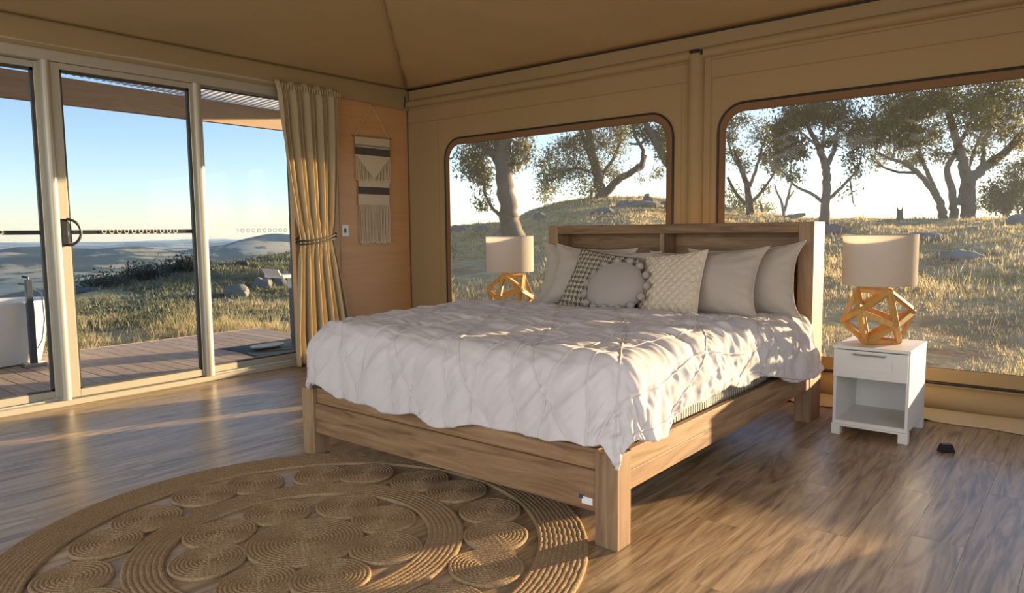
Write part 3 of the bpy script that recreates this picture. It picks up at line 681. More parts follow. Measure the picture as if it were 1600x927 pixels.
# ================================================================== trees
def tree(nm, label, d, limbs, clumps, bark, leaf, seed, leaf_len=.15, cat='tree', spread=.8, twigs=True):
    g = np.random.default_rng(seed); px2 = d/F
    b0 = limbs[0][0]; base = at(b0[0], b0[1], d); gz = float(height(base[0], base[1])); base[2] = gz
    o = thing(nm, label, cat, tuple(base)); tb = MB(); pts = []
    for li, path in enumerate(limbs):
        P = []; rad = []; dz0 = g.normal(0, 1)*(0 if li == 0 else 1)
        for k, (u_, v_, w_) in enumerate(path):
            q = at(u_, v_, d); q = q+FW*(dz0*k*px2*14*spread/max(1, len(path)-1)); P.append(q); rad.append(w_*px2/2)
        P = np.array(P)
        if li == 0 or path[0][2] > 8 and abs(path[0][1]-b0[1]) < 14: 
            P = np.concatenate([[P[0]+np.array((0, 0, gz-.4-P[0][2]))], P]); rad = [rad[0]*1.5]+rad
        # smooth the path
        tt = np.linspace(0, len(P)-1, max(6, 5*len(P))); i0 = np.arange(len(P))
        Q = np.stack([np.interp(tt, i0, P[:, j]) for j in range(3)], -1); rq = np.interp(tt, i0, rad)
        for _ in range(2): Q[1:-1] = (Q[:-2]+2*Q[1:-1]+Q[2:])/4
        Q[1:-1] += g.normal(0, 1, (len(Q)-2, 3))*rq[1:-1, None]*.12
        tb.tube(Q, np.maximum(rq, .012), 7); pts.append(Q)
    allp = np.concatenate(pts); LV = []
    for (u_, v_, ru, rv, n) in clumps:
        c = at(u_, v_, d)+FW*g.normal(0, ru*px2*.5)
        ns = max(3, int(n/45)); q = g.normal(0, 1, (ns, 3)); q /= np.linalg.norm(q, axis=1)[:, None]; q *= g.uniform(.15, 1, (ns, 1))**.5
        sc = c+q[:, :1]*RI*ru*px2+q[:, 1:2]*UP*rv*px2+q[:, 2:]*FW*ru*px2*.8
        if twigs:
            for s_ in sc[::2]:
                j = np.argmin(((allp-s_)**2).sum(1)); p0 = allp[j]; mid = (p0+s_)/2+g.normal(0, .08, 3)+np.array((0, 0, .1))
                tb.tube(np.array([p0, mid, s_]), [.022, .014, .006], 4, caps=False)
        cc = np.repeat(sc, int(n/ns), 0)+g.normal(0, 1, (ns*int(n/ns), 3))*np.array((.30, .30, .24))*max(.55, min(1.3, ru*px2/.9)); LV.append(cc)
    obj('trunk', tb, bark, o, True, angle=70)
    if LV:
        c = np.concatenate(LV); n = len(c); ax = g.normal(0, 1, (n, 3)); ax[:, 2] -= .9; ax /= np.linalg.norm(ax, axis=1)[:, None]
        s_ = np.cross(ax, g.normal(0, 1, (n, 3))); s_ /= np.linalg.norm(s_, axis=1)[:, None]; L = leaf_len*g.uniform(.6, 1.3, (n, 1))
        V = np.stack([c-ax*L*.5, c+s_*L*.19, c+ax*L*.5, c-s_*L*.19], 1).reshape(-1, 3)-ORG[o.name]
        me = D.meshes.new('foliage'); me.vertices.add(len(V)); me.vertices.foreach_set('co', V.ravel()); me.loops.add(len(V)); me.loops.foreach_set('vertex_index', np.arange(len(V), dtype=np.int32))
        me.polygons.add(n); me.polygons.foreach_set('loop_start', np.arange(0, len(V), 4, dtype=np.int32)); me.update(); me.validate()
        obj('foliage', me, leaf, o)['kind'] = 'stuff'
    return o
tree('gum_tree', 'gum tree with one thick pale trunk near the left end of the left window', 23,
     [[(797, 352, 34), (795, 335, 29), (788, 270, 27), (785, 225, 28), (787, 160, 24), (780, 90, 16), (770, 40, 9)], [(786, 262, 16), (768, 236, 15), (745, 224, 10), (725, 214, 6)], [(784, 338, 7), (771, 328, 5), (758, 306, 5), (756, 292, 4), (748, 268, 3)], [(785, 200, 16), (800, 160, 11), (830, 110, 7), (850, 70, 4)], [(782, 180, 14), (760, 130, 9), (730, 80, 5)], [(797, 270, 4), (806, 240, 4), (812, 215, 3)]],
     [(740, 240, 22, 20, 900), (760, 270, 18, 22, 700), (735, 265, 10, 12, 250), (808, 245, 16, 24, 700), (815, 225, 12, 14, 350), (770, 225, 16, 8, 300), (790, 80, 70, 40, 2500), (740, 110, 50, 35, 1500), (840, 110, 45, 35, 1500), (755, 310, 8, 14, 140)], M_bark, M_leafd, 31)
tree('gum_tree', 'spreading gum tree on the hilltop in the middle of the left window', 36,
     [[(940, 330, 20), (938, 300, 19), (932, 270, 17), (925, 240, 14), (920, 205, 11), (905, 150, 6)], [(944, 304, 15), (965, 282, 11), (988, 268, 10), (1002, 258, 8), (1004, 235, 6), (990, 215, 5), (985, 190, 4)], [(985, 268, 7), (1005, 262, 6), (1012, 240, 4)], [(926, 330, 8), (925, 310, 6), (929, 292, 5)], [(930, 265, 9), (915, 225, 7), (905, 200, 5)], [(935, 280, 6), (958, 250, 5), (970, 220, 4)], [(928, 270, 5), (900, 262, 4), (870, 270, 3), (850, 275, 2)]],
     [(872, 238, 22, 22, 1000), (860, 285, 20, 14, 700), (878, 272, 22, 14, 700), (900, 225, 20, 20, 800), (925, 220, 26, 22, 1200), (958, 225, 22, 24, 1000), (900, 270, 24, 16, 700), (948, 260, 24, 20, 700), (910, 295, 22, 12, 400), (975, 205, 18, 16, 600), (935, 190, 50, 25, 1800), (855, 255, 18, 22, 700), (850, 300, 18, 12, 500), (915, 250, 26, 18, 800), (955, 280, 12, 8, 160), (1000, 282, 10, 4, 60)], M_barkd, M_leaf, 32)
tree('gum_tree', 'leaning gum tree cut off by the right edge of the left window', 29,
     [[(1085, 345, 20), (1078, 310, 18), (1056, 272, 16), (1036, 245, 13), (1022, 215, 11), (1006, 190, 8), (990, 160, 5)], [(1045, 258, 8), (1055, 225, 6), (1050, 190, 4)], [(1018, 210, 6), (1000, 225, 4), (985, 222, 3)]],
     [(1030, 205, 24, 20, 1000), (1048, 225, 18, 18, 700), (1005, 200, 16, 14, 500), (1040, 245, 12, 10, 250), (1030, 271, 9, 6, 130), (1060, 190, 30, 25, 1000), (1000, 170, 30, 20, 800)], M_bark, M_leaf, 33)
tree('gum_tree', 'small many stemmed gum at the left edge of the right window', 33,
     [[(1173, 332, 14), (1170, 308, 11), (1166, 285, 9), (1158, 262, 7), (1148, 240, 5)], [(1172, 318, 7), (1186, 305, 5), (1200, 286, 4), (1212, 268, 3)], [(1168, 300, 6), (1180, 270, 5), (1188, 240, 4), (1200, 205, 3)], [(1165, 320, 6), (1150, 300, 5), (1140, 275, 4)], [(1160, 268, 4), (1142, 250, 3), (1130, 225, 3)]],
     [(1142, 205, 14, 18, 600), (1150, 240, 16, 16, 500), (1185, 215, 22, 18, 900), (1205, 240, 18, 20, 700), (1215, 262, 14, 12, 400), (1165, 260, 16, 12, 250), (1140, 300, 12, 12, 150), (1195, 300, 12, 8, 120), (1165, 190, 22, 10, 500)], M_barkd, M_leafd, 34)
tree('dead_sapling', 'bare dead sapling between the many stemmed gum and the slender gum', 32,
     [[(1225, 332, 5), (1221, 315, 4), (1214, 300, 3), (1210, 288, 2)], [(1226, 330, 5), (1232, 308, 4), (1238, 285, 3)], [(1231, 312, 3), (1241, 298, 2)]], [], M_dead, None, 35, cat='tree')
tree('gum_tree', 'slender gum with a straight trunk in the middle of the right window', 25,
     [[(1289, 345, 17), (1290, 315, 13), (1292, 280, 13), (1289, 255, 12), (1279, 230, 9), (1266, 205, 7), (1258, 180, 5)], [(1291, 262, 9), (1302, 235, 7), (1304, 205, 5), (1315, 175, 4)], [(1288, 318, 6), (1272, 302, 5), (1252, 292, 4), (1240, 278, 3)], [(1294, 312, 6), (1312, 296, 5), (1328, 278, 4), (1340, 265, 3)], [(1279, 230, 5), (1262, 215, 4), (1245, 200, 3)], [(1285, 240, 5), (1284, 200, 4), (1290, 165, 3)], [(1328, 280, 3), (1332, 300, 2), (1336, 318, 2)]],
     [(1252, 185, 22, 12, 700), (1225, 205, 18, 20, 800), (1238, 235, 20, 22, 900), (1212, 250, 14, 14, 350), (1310, 190, 22, 18, 800), (1335, 215, 22, 22, 900), (1355, 190, 20, 20, 800), (1330, 245, 16, 10, 300), (1275, 175, 24, 12, 900), (1300, 165, 40, 14, 900), (1230, 185, 22, 16, 700), (1225, 230, 22, 18, 700), (1300, 225, 14, 12, 300), (1342, 268, 10, 10, 160), (1245, 278, 14, 14, 220), (1322, 300, 10, 16, 60), (1290, 140, 70, 25, 1500)], M_barkd, M_leafd, 36)
tree('gum_tree', 'large spreading gum with several pale trunks filling the right side of the right window', 27,
     [[(1513, 345, 22), (1514, 310, 20), (1513, 278, 19), (1502, 245, 14), (1494, 215, 12), (1480, 170, 9), (1470, 130, 5)], [(1516, 280, 17), (1535, 266, 15), (1562, 248, 13), (1585, 230, 12), (1610, 200, 9), (1640, 170, 6)], [(1490, 345, 14), (1492, 318, 12), (1488, 285, 11), (1482, 262, 9), (1500, 235, 8), (1515, 205, 6), (1530, 170, 4)], [(1475, 345, 14), (1468, 318, 12), (1452, 295, 9), (1430, 270, 8), (1405, 256, 6), (1380, 250, 4), (1360, 240, 3)], [(1465, 305, 8), (1450, 270, 7), (1440, 240, 5), (1436, 210, 4)], [(1500, 320, 9), (1508, 290, 7), (1530, 240, 5), (1550, 200, 4)], [(1430, 270, 5), (1400, 270, 4), (1375, 262, 3), (1358, 250, 2)], [(1535, 262, 8), (1545, 220, 6), (1570, 170, 4)]],
     [(1385, 200, 26, 22, 1200), (1360, 215, 18, 18, 600), (1420, 175, 30, 22, 1400), (1405, 225, 24, 18, 900), (1460, 160, 34, 24, 1600), (1450, 210, 24, 24, 1000), (1500, 150, 34, 24, 1500), (1545, 150, 32, 24, 1400), (1590, 150, 32, 28, 1500), (1565, 195, 26, 20, 800), (1530, 200, 22, 18, 600), (1425, 250, 20, 14, 450), (1475, 240, 18, 14, 400), (1380, 245, 20, 12, 350), (1600, 210, 24, 24, 700), (1410, 200, 40, 26, 1500), (1480, 185, 40, 26, 1500), (1560, 170, 40, 26, 1500), (1440, 140, 50, 20, 1500), (1540, 225, 26, 18, 600), (1395, 160, 30, 20, 1000), (1480, 110, 80, 26, 2200), (1590, 105, 60, 26, 1500), (1560, 255, 20, 12, 260)], M_bark, M_leaf, 37)
tree('shrub', 'dark leafy shrub under the large gum at the right edge of the window', 28,
     [[(1572, 340, 8), (1570, 318, 6), (1560, 295, 4)], [(1574, 335, 6), (1588, 305, 5), (1598, 280, 3)], [(1600, 340, 6), (1606, 310, 5), (1615, 280, 3)]],
     [(1560, 300, 24, 20, 1200), (1590, 285, 24, 24, 1400), (1580, 320, 28, 14, 1000), (1545, 320, 16, 12, 500), (1610, 310, 24, 24, 1200), (1600, 260, 20, 16, 700)], M_barkd, M_leafd, 38, .14, 'shrub')
tree('shrub', 'low pale green bush on the skyline behind the dead sapling', 37,
     [[(1190, 333, 4), (1190, 322, 3), (1186, 315, 2)]], [(1185, 318, 22, 8, 500), (1150, 318, 16, 7, 300), (1205, 324, 12, 5, 200)], M_barkd, M_leaf, 39, .16, 'shrub', twigs=False)
for k_, (u_, v_, d_, w_, lb_) in enumerate(((160, 457, 14.6, 30, 'leftmost of three low dark bushes on the middle door skyline'), (222, 441, 15.6, 26, 'middle one of three low dark bushes on the middle door skyline'), (283, 424, 16.8, 30, 'rightmost of three low dark bushes on the middle door skyline'))):
    tree('shrub', lb_, d_, [[(u_, v_+6, 3), (u_+2, v_-2, 2), (u_+5, v_-8, 1.5)]], [(u_-w_*.6, v_+2, w_*.6, 7, 1300), (u_+4, v_-4, w_*.45, 8, 1500), (u_+w_*.7, v_-1, w_*.55, 6, 1200)], M_barkd, M_scrub, 80+k_, .085, 'shrub', twigs=False)
# stump and log
c = at(1406, 338, 26); c[2] = float(height(c[0], c[1])); sb = MB()
P = [c+np.array((0, 0, h_)) for h_ in (-.2, .1, .25, .40)]; sb.tube(P, [.14, .115, .10, .105], 9)
sb.tube([c+np.array((-.07, 0, .36)), c+np.array((-.10, 0, .50))], [.04, .01], 6); sb.tube([c+np.array((.07, .0, .36)), c+np.array((.085, 0, .55))], [.035, .008], 6)
st = obj('tree_stump', sb, M_barkd, None, True, org=tuple(c)); tag(st, 'dark jagged tree stump on the skyline right of the slender gum', 'stump')
a0, a1 = at(1236, 336, 29), at(1258, 333, 29); a0[2] = float(height(a0[0], a0[1]))+.07; a1[2] = float(height(a1[0], a1[1]))+.20
lo = obj('fallen_log', MB().tube([a0, (a0+a1)/2+np.array((0, 0, .03)), a1], [.11, .10, .06], 8), M_dead, None, True, org=tuple(a0)); tag(lo, 'short fallen log on the skyline left of the slender gum', 'log')
#@FURNITURE
# ================================================================== bed
X0, X1, YF, YB = 2.302, 4.302, -2.9335, -.66
LW = .1005; HH = 1.244; PDp = .215; LM, LB, RT_ = .289, .127, .372
bed = thing('bed', 'rustic pine king bed with a bookcase headboard under the duvet', 'bed', (3.3, -1.8, 0))
for xa in (X0, X1-LW): obj('leg', MB().box((xa, YF, 0), (xa+LW, YF+LW, RT_-.004), .003), M_bedz, bed)
for xa in (X0, X1-.0934):
    obj('headboard_post', MB().box((xa, YB, 0), (xa+.0934, YB+PDp, HH), .003), M_bedz, bed)
xi0, xi1 = X0+LW, X1-LW
obj('foot_rail', MB().box((xi0, YF+.012, LB), (xi1, YF+.05, LM), .003), M_bed, bed)['label'] = 'wide lower foot plank'
obj('foot_rail', MB().box((xi0, YF+.026, LM), (xi1, YF+.06, RT_), .003), M_bed, bed)['label'] = 'narrow upper foot plank set back'
for sx in (-1, 1):
    xo = X1 if sx > 0 else X0; xo2 = xo-sx*.004
    obj('side_rail', MB().box((xo2, YF+LW, .213), (xo2-sx*.035, YB, .288), .003), M_bedy, bed)
    obj('side_rail', MB().box((xo2, YF+LW, .289), (xo2-sx*.03, YB, RT_), .003), M_bedy, bed)
bm_ = X0+.0934; bn = X1-.0934
obj('headboard_top', MB().box((bm_, YB, HH-.066), (bn, YB+PDp, HH-.001), .003), M_bed, bed)
for i in range(5):
    z0 = .30+i*.1757; obj('headboard_back_plank', MB().box((bm_, YB+PDp-.024+.003*(i % 2), z0), (bn, YB+PDp-.002, z0+.1747), .0015), M_bed, bed)
xm = (X0+X1)/2-.02; obj('divider', MB().box((xm-.016, YB+.006, .66), (xm+.016, YB+PDp-.022, HH-.066), .002), M_bedz, bed)
obj('headboard_shelf', MB().box((bm_, YB+.004, .625), (bn, YB+PDp-.022, .66), .002), M_bed, bed)
obj('headboard_front', MB().box((bm_, YB+.004, .30), (bn, YB+.03, .625), .002), M_bed, bed)
for i in range(9):
    yq = YF+.22+i*.235; obj('slat', MB().box((X0+.04, yq, .30), (X1-.04, yq+.07, .322)), M_bed, bed)
lb = MB().box((4.135, YF+.0105, .15), (4.185, YF+.012, .178)); lo_ = obj('sticker', lb, M_switch, bed); lo_['label'] = 'white and blue sticker'
lb2 = MB().box((4.122, YF+.0103, .168), (4.142, YF+.0118, .184)); obj('sticker_mark', lb2, plain('blue_print', (.03, .05, .13), .4), lo_)
mat_ = MB(); 
def rslab(x0, x1, y0, y1, z0, z1, r, n=8):
    P = []
    for (cx, cy, a0) in ((x1-r, y1-r, 0), (x0+r, y1-r, 90), (x0+r, y0+r, 180), (x1-r, y0+r, 270)):
        for i in range(n+1):
            t = math.radians(a0+90*i/n); P.append((cx+r*math.cos(t), cy+r*math.sin(t)))
    P = np.array(P); c = P.mean(0); lv = []
    for (k, z) in ((.97, z0), (1, z0+.03), (1.002, (z0+z1)/2), (1, z1-.03), (.97, z1)):
        lv.append(np.concatenate([c+(P-c)*k, np.full((len(P), 1), z)], 1))
    lv = [np.concatenate([np.tile(c, (len(P), 1)), np.full((len(P), 1), z0)], 1)]+lv+[np.concatenate([np.tile(c, (len(P), 1)), np.full((len(P), 1), z1)], 1)]
    return MB().grid(np.stack(lv, 1), wrap_u=True)
mo = obj('mattress', rslab(2.37, 4.235, -2.86, -.70, .322, .625, .08), M_matt, None, True, org=(3.3, -1.8, .322)); tag(mo, 'cream ribbed mattress showing under the right hem of the duvet', 'mattress')
# ---------------- duvet
rx0, rx1, ryF, ryB = 2.475, 4.165, -2.78, -.70
ra = .165; arc = ra*PI/2
Lf, Ls = arc+.195, arc+.145
na, nb = 380, 380
a = np.linspace(rx0-Ls, rx1+Ls, na)[:, None]*np.ones((1, nb)); b = np.linspace(ryF-Lf, ryB, nb)[None]*np.ones((na, 1))
dxo = np.where(a < rx0, a-rx0, np.where(a > rx1, a-rx1, 0)); dyo = np.where(b < ryF, b-ryF, 0)
s = (np.abs(dxo)**3+np.abs(dyo)**3)**(1/3); nn = np.sqrt(dxo**2+dyo**2)+1e-9; nx, ny_ = dxo/nn, dyo/nn
hem = 1+.10*fbm(a*2.2, b*2.2, 0, 2, 14)*sst(.2, .45, s)
s = s*hem; s = s-.03*sst(3.9, 4.2, a)*sst(-2.75, -2.4, b)*sst(-1.0, -1.5, b)*sst(.2, .4, s)+.05*sst(3.9, 4.2, a)*sst(-1.15, -.8, b)*sst(.2, .4, s)-.06*sst(2.7, 2.4, a)*sst(-2.6, -2.8, b)*sst(.36, .5, s)
s = s+.022*np.clip(fbm(a*4.6, b*.5, 0, 3, 77), -.8, .8)*sst(.33, .45, s)
th = np.clip(s/ra, 0, PI/2); X_ = ra*np.sin(th); Z_ = ra*(1-np.cos(th)); ex = np.clip(s-arc, 0, None); Z_ = Z_+ex*.97; X_ = X_+ex*(.10+.10*noise(a*3, b*3, 0, 4)+.15*sst(-1.15, -.75, b)*sst(3.9, 4.2, a))
top = .735-.062*sst(-1.7, -1.05, b)+.012*fbm(a*1.1, b*1.3, 0, 2, 2)
top = top-.012*sst(-2.3, -2.8, b)
cx_, cy_ = np.clip(a, rx0, rx1), np.clip(b, ryF, 9)
P = np.stack([cx_+nx*X_, cy_+ny_*X_, top-Z_], -1)
du = np.gradient(P, axis=0); dv = np.gradient(P, axis=1); N_ = np.cross(du, dv); N_ /= np.linalg.norm(N_, axis=2)[..., None]+1e-9
drop = sst(.05, .28, s); foot = np.where(np.abs(dyo) > np.abs(dxo), 1.0, 0)*drop; side = np.where(np.abs(dxo) > np.abs(dyo), 1.0, 0)*drop
wrk = (1-drop)*(.010*fbm(a*3+b*1.2, b*16+a*2.5, 0, 3, 31)+.004*fbm(a*9, b*11, 0, 2, 37))
d1 = (a*.75-b*.65)
wrk = wrk+foot*(.0125*fbm(d1*17, (a+b)*2.2, 0, 3, 41)+.010*fbm(a*3.1, b*1.2, 0, 2, 43))
rdg = 1-np.abs(fbm(a*7+b*5, b*9-a*3, 0, 3, 51))*1.6
wrk = wrk+side*np.where(a > 3.3, .011*rdg+.014*fbm(b*7, a*5, 0, 2, 53), .006*rdg)
rightcr = sst(3.7, 4.2, a)*(1-drop)*sst(-2.6, -2.0, b); wrk = wrk+rightcr*.010*rdg
# pin-tucks: two families of gently swaying lines that meet as long diamonds
TS, TA = .19, .034
def tuck_a(k, bv): return k*TS+TA*np.where(np.asarray(k) % 2 > .5, 1, -1)*np.sin(bv*6.4+.4)
def tuck_b(k, bv): return k*.42-.62*bv+.02*np.sin(bv*5)
ka = np.arange(9, 27); da_ = np.min([np.abs(a-tuck_a(k, b)) for k in ka], axis=0)
kb = np.arange(-6, 16); db2 = np.min([np.abs(a-tuck_b(k, b)) for k in kb], axis=0)
tuck = np.exp(-(da_/.0055)**2)+.5*np.exp(-(db2/.0055)**2)
puff = np.sqrt(np.minimum(np.minimum(da_, db2*1.2+.012)/.07, 1))
P = P+N_*(wrk+.004*tuck+.015*puff)[..., None]
P[..., 1] = np.minimum(P[..., 1], -.685)
db = MB().grid(P); dz_ = obj('duvet', db, M_duvet, None, True, org=(3.3, -1.9, .7), angle=None); tag(dz_, 'off white duvet with pin-tuck diamonds draped over the bed', 'duvet')
so = dz_.modifiers.new('thick', 'SOLIDIFY'); so.thickness = .022; so.offset = -1
# the pin-tucks themselves: narrow sewn ridges lying on the cloth
def onduvet(av, bv):
    fi = np.interp(av, a[:, 0], np.arange(na)); fj = np.interp(bv, b[0], np.arange(nb))
    i0 = np.clip(fi.astype(int), 0, na-2); j0 = np.clip(fj.astype(int), 0, nb-2); ti, tj = (fi-i0)[:, None], (fj-j0)[:, None]
    g_ = lambda G: (G[i0, j0]*(1-ti)+G[i0+1, j0]*ti)*(1-tj)+(G[i0, j0+1]*(1-ti)+G[i0+1, j0+1]*ti)*tj
    return g_(P)+g_(N_)*.0012
bl_ = np.linspace(b[0, 0]+.006, -.92, 170)
for fam, ks, rt in ((tuck_a, ka, .0046), (tuck_b, kb, .0028)):
    for k_ in ks:
        al = fam(k_, bl_); ok = (al > a[0, 0]+.006) & (al < a[-1, 0]-.006)
        if ok.sum() > 12: obj('pin_tuck', MB().tube(onduvet(al[ok], bl_[ok]), rt, 5), M_duvet, dz_, True)
# ---------------- pillows
def frame3(tilt, spin, yaw):
    """axes of a cushion standing on the bed: across, up (leaning back by tilt), and out of its face (towards the foot)"""
    e1 = Vector((1, 0, 0)); e2 = Vector((0, math.sin(tilt), math.cos(tilt))); e3 = Vector((0, -math.cos(tilt), math.sin(tilt)))
    q = Matrix.Rotation(spin, 3, e3); e1, e2 = q @ e1, q @ e2
    z = Matrix.Rotation(yaw, 3, 'Z'); return [np.array(z @ e) for e in (e1, e2, e3)]
def cushion(nm, c, w, h, t, tilt, spin, yaw, mat, label, cat, seed, n=44, pinch=.06, ears=.0, relief=None, seam=True, amp=.006, group=None, expn=2.3, slump=.0):
    e1, e2, e3 = frame3(math.radians(tilt), math.radians(spin), math.radians(yaw))
    g = np.linspace(-1, 1, n); U, V_ = np.meshgrid(g, g, indexing='ij')
    sU, sV = np.sign(U)*np.abs(U)**.8, np.sign(V_)*np.abs(V_)**.8
    px_ = w/2*sU*(1-pinch*(1-sV**2)*sU**2)*(1+ears*(np.abs(sU*sV))**6); py_ = h/2*sV*(1-pinch*(1-sU**2)*sV**2)*(1+ears*(np.abs(sU*sV))**6)
    th_ = t/2*np.clip(1-np.abs(sU)**expn, 0, 1)**.55*np.clip(1-np.abs(sV)**expn, 0, 1)**.55*(1-slump*sV)
    crn = fbm(sU*2.5, sV*2.5, 0, 3, seed)*amp*np.clip(th_/(t/2)*3, 0, 1)
    edge = np.clip(1-np.maximum(np.abs(sU), np.abs(sV)), 0, 1)
    crn = crn+.007*np.sin((np.arctan2(sV, sU))*22+seed)*np.exp(-edge*7)*np.clip(edge*12, 0, 1)
    mb = MB(); c = np.array(c, float); out = []
    for sg in (1, -1):
        dd = sg*(th_+crn)
        if relief is not None and sg > 0: dd = dd+relief(sU, sV)*np.clip(edge*14, 0, 1)
        out.append(c+px_[..., None]*e1+py_[..., None]*e2+dd[..., None]*e3)
    mb.grid(out[0], flip=False); mb.grid(out[1], flip=True)
    base = c-e2*h/2
    o = thing(nm, label, cat, tuple(base), group)
    k = obj('cover', mb, mat, o, True, angle=None)
    uvl = k.data.uv_layers.new(name='UV'); li = np.zeros(len(k.data.loops), np.int32); k.data.loops.foreach_get('vertex_index', li)
    uv = np.stack([np.tile((px_/w+.5).ravel(), 2), np.tile((py_/w+.5).ravel(), 2)], 1); uvl.data.foreach_set('uv', uv[li].ravel())
    if seam:
        rim = np.concatenate([[(g_, -1) for g_ in range(n)], [(n-1, i) for i in range(1, n)], [(i, n-1) for i in range(n-2, -1, -1)], [(0, i) for i in range(n-2, 0, -1)]])
        rim[:n, 1] = 0
        obj('piping', MB().tube(out[0][rim[:, 0], rim[:, 1]], .0045, 6, closed=True), mat, o, True)
    return o, (c, e1, e2, e3)
cushion('pillow', (2.735, -.80, .875), .72, .42, .17, 12, -3, 6, M_pil2, 'greige pillow against the headboard at the far left, behind another pillow', 'pillow', 61, ears=.09, pinch=.085)
cushion('pillow', (3.905, -.79, .875), .72, .43, .17, 14, 4, -5, M_pil, 'greige pillow against the headboard at the right beside the post', 'pillow', 62, ears=.09, pinch=.085)
cushion('pillow', (2.955, -.955, .872), .77, .43, .20, 24, -4, 5, M_pil2, 'warm grey pillow standing behind the houndstooth cushion', 'pillow', 63, ears=.09, pinch=.085)
cushion('pillow', (3.715, -.965, .868), .76, .43, .20, 24, 3, -4, M_pil, 'warm grey pillow standing behind the cream diamond cushion', 'pillow', 64, ears=.09, pinch=.085)
def diam(u_, v_):
    p, q = (u_*1.0+v_*.95)*4.2, (u_*1.0-v_*.95)*4.2; fp, fq = np.abs(p-np.round(p)), np.abs(q-np.round(q))
    r1 = np.exp(-((np.minimum(fp, fq))/.10)**2); r2 = np.exp(-((np.maximum(fp, fq)-.27)/.08)**2)
    return .011*np.maximum(r1, .8*r2)+.0015*np.sin(u_*120)*np.sin(v_*120)
def humps(u_, v_): return .0035*np.sin(u_*13*PI)*np.sin(v_*13*PI)
cushion('cushion', (3.055, -1.115, .855), .47, .45, .15, 30, -9, 4, M_hound, 'brown and cream houndstooth knitted cushion left of the round one', 'cushion', 65, n=60, relief=humps, amp=.004)
cushion('cushion', (3.585, -1.115, .855), .44, .45, .14, 28, 8, -8, M_cream, 'cream square cushion with raised diamond pattern right of the round one', 'cushion', 66, n=150, relief=diam, amp=.004)
# round pompom cushion
e1, e2, e3 = frame3(math.radians(34), 0, math.radians(2)); c = np.array((3.262, -1.235, .838)); Rr = .195
th = np.linspace(.002, PI-.002, 28); ph = np.arange(56)*2*PI/56; T, Pp = np.meshgrid(ph, th, indexing='ij')
rr_ = Rr*np.abs(np.sin(Pp))**.85*(1+.012*np.sin(T*9)*np.sin(Pp)**4); hh_ = .088*np.sign(np.cos(Pp))*np.abs(np.cos(Pp))**.9
P = c+(rr_*np.cos(T))[..., None]*e1+(rr_*np.sin(T)*.93)[..., None]*e2+hh_[..., None]*e3
P[..., 2] = np.maximum(P[..., 2], .676)
rc = thing('round_cushion', 'round dusty grey cushion with pompom trim in front of the others', 'cushion', tuple(c-e2*.18))
obj('cover', MB().grid(P, wrap_u=True, flip=True), M_round, rc, True, angle=None)
for i in range(15):
    t = 2*PI*i/15+.1; q = c+(Rr+.018)*math.cos(t)*e1+(Rr*.93+.018)*math.sin(t)*e2+e3*(.004+.03*max(0, -math.sin(t))); q[2] = max(q[2], .722)
    n = 9; tt = np.linspace(.01, PI-.01, n); pp = np.arange(2*n)*PI/n; A2, B2 = np.meshgrid(pp, tt, indexing='ij')
    sp = np.stack([np.sin(B2)*np.cos(A2), np.sin(B2)*np.sin(A2), np.cos(B2)], -1); sp = sp*(.0245*(1+.10*noise(sp[..., 0]*4+i*3, sp[..., 1]*4, sp[..., 2]*4, 3)))[..., None]
    obj('pompom', MB().grid(q+sp, wrap_u=True, flip=True), M_round, rc, True, angle=None)
# ================================================================== nightstands
def nightstand(x0, label, hidden=False):
    x1, y0, y1, zt = x0+.404, -.791, -.319, .524
    o = thing('nightstand', label, 'nightstand', ((x0+x1)/2, (y0+y1)/2, 0), 'white nightstands' if False else None); T = .017; zb = .062
    obj('side_panel', MB().box((x0+.004, y0+.006, zb), (x0+.004+T, y1, zt-.018), .0015), M_white, o)
    obj('side_panel', MB().box((x1-.004-T, y0+.006, zb), (x1-.004, y1, zt-.018), .0015), M_white, o)
    obj('top', MB().box((x0, y0-.002, zt-.018), (x1, y1, zt), .002), M_white, o)
    obj('bottom_shelf', MB().box((x0+.004+T, y0+.008, zb), (x1-.004-T, y1, zb+.022), .0015), M_white, o)
    obj('back_panel', MB().box((x0+.004+T, y1-.012, zb+.022), (x1-.004-T, y1-.004, zt-.018)), M_white, o)
    obj('inner_shelf', MB().box((x0+.004+T, y0+.02, .338), (x1-.004-T, y1-.012, .35)), M_white, o)
    a, b, c_, d = x0+.008, x1-.010, .345, zt-.022; dr = MB()
    fx0, fx1, fz0, fz1 = a+.075, b-.075, .40, .46
    V = [(a, c_), (b, c_), (b, d), (a, d), (fx0, fz0), (fx1, fz0), (fx1, fz1), (fx0, fz1)]
    yf = y0-.012; dr.add([(p, yf, q) for p, q in V]+[(p, yf+.007, q) for p, q in V[4:]]+[(p, y0+.006, q) for p, q in V[:4]],
        [(0,1,5,4),(1,2,6,5),(2,3,7,6),(3,0,4,7),(4,5,9,8),(5,6,10,9),(6,7,11,10),(7,4,8,11),(8,9,10,11),(0,12,13,1),(1,13,14,2),(2,14,15,3),(3,15,12,0),(12,15,14,13)])
    w = obj('drawer', dr, M_white, o)
    obj('handle', MB().tube([(x0+.118, yf, .484), (x0+.118, yf-.020, .484), (x0+.28, yf-.020, .484), (x0+.28, yf, .484)], .0045, 8), M_steel, w, True)
    for xa in (x0, x1-.05):
        for ya in (y0-.004, y1-.055): obj('foot', MB().box((xa, ya, 0), (xa+.05, ya+.05, zb), .0015), M_white, o)
    obj('plinth', MB().box((x0+.05, y0+.0, zb-.012), (x1-.05, y0+.012, zb)), M_white, o)
    return o
nightstand(4.466, 'white nightstand with drawer and open shelf right of the bed')
nightstand(1.622, 'white nightstand hidden behind the far side of the bed')
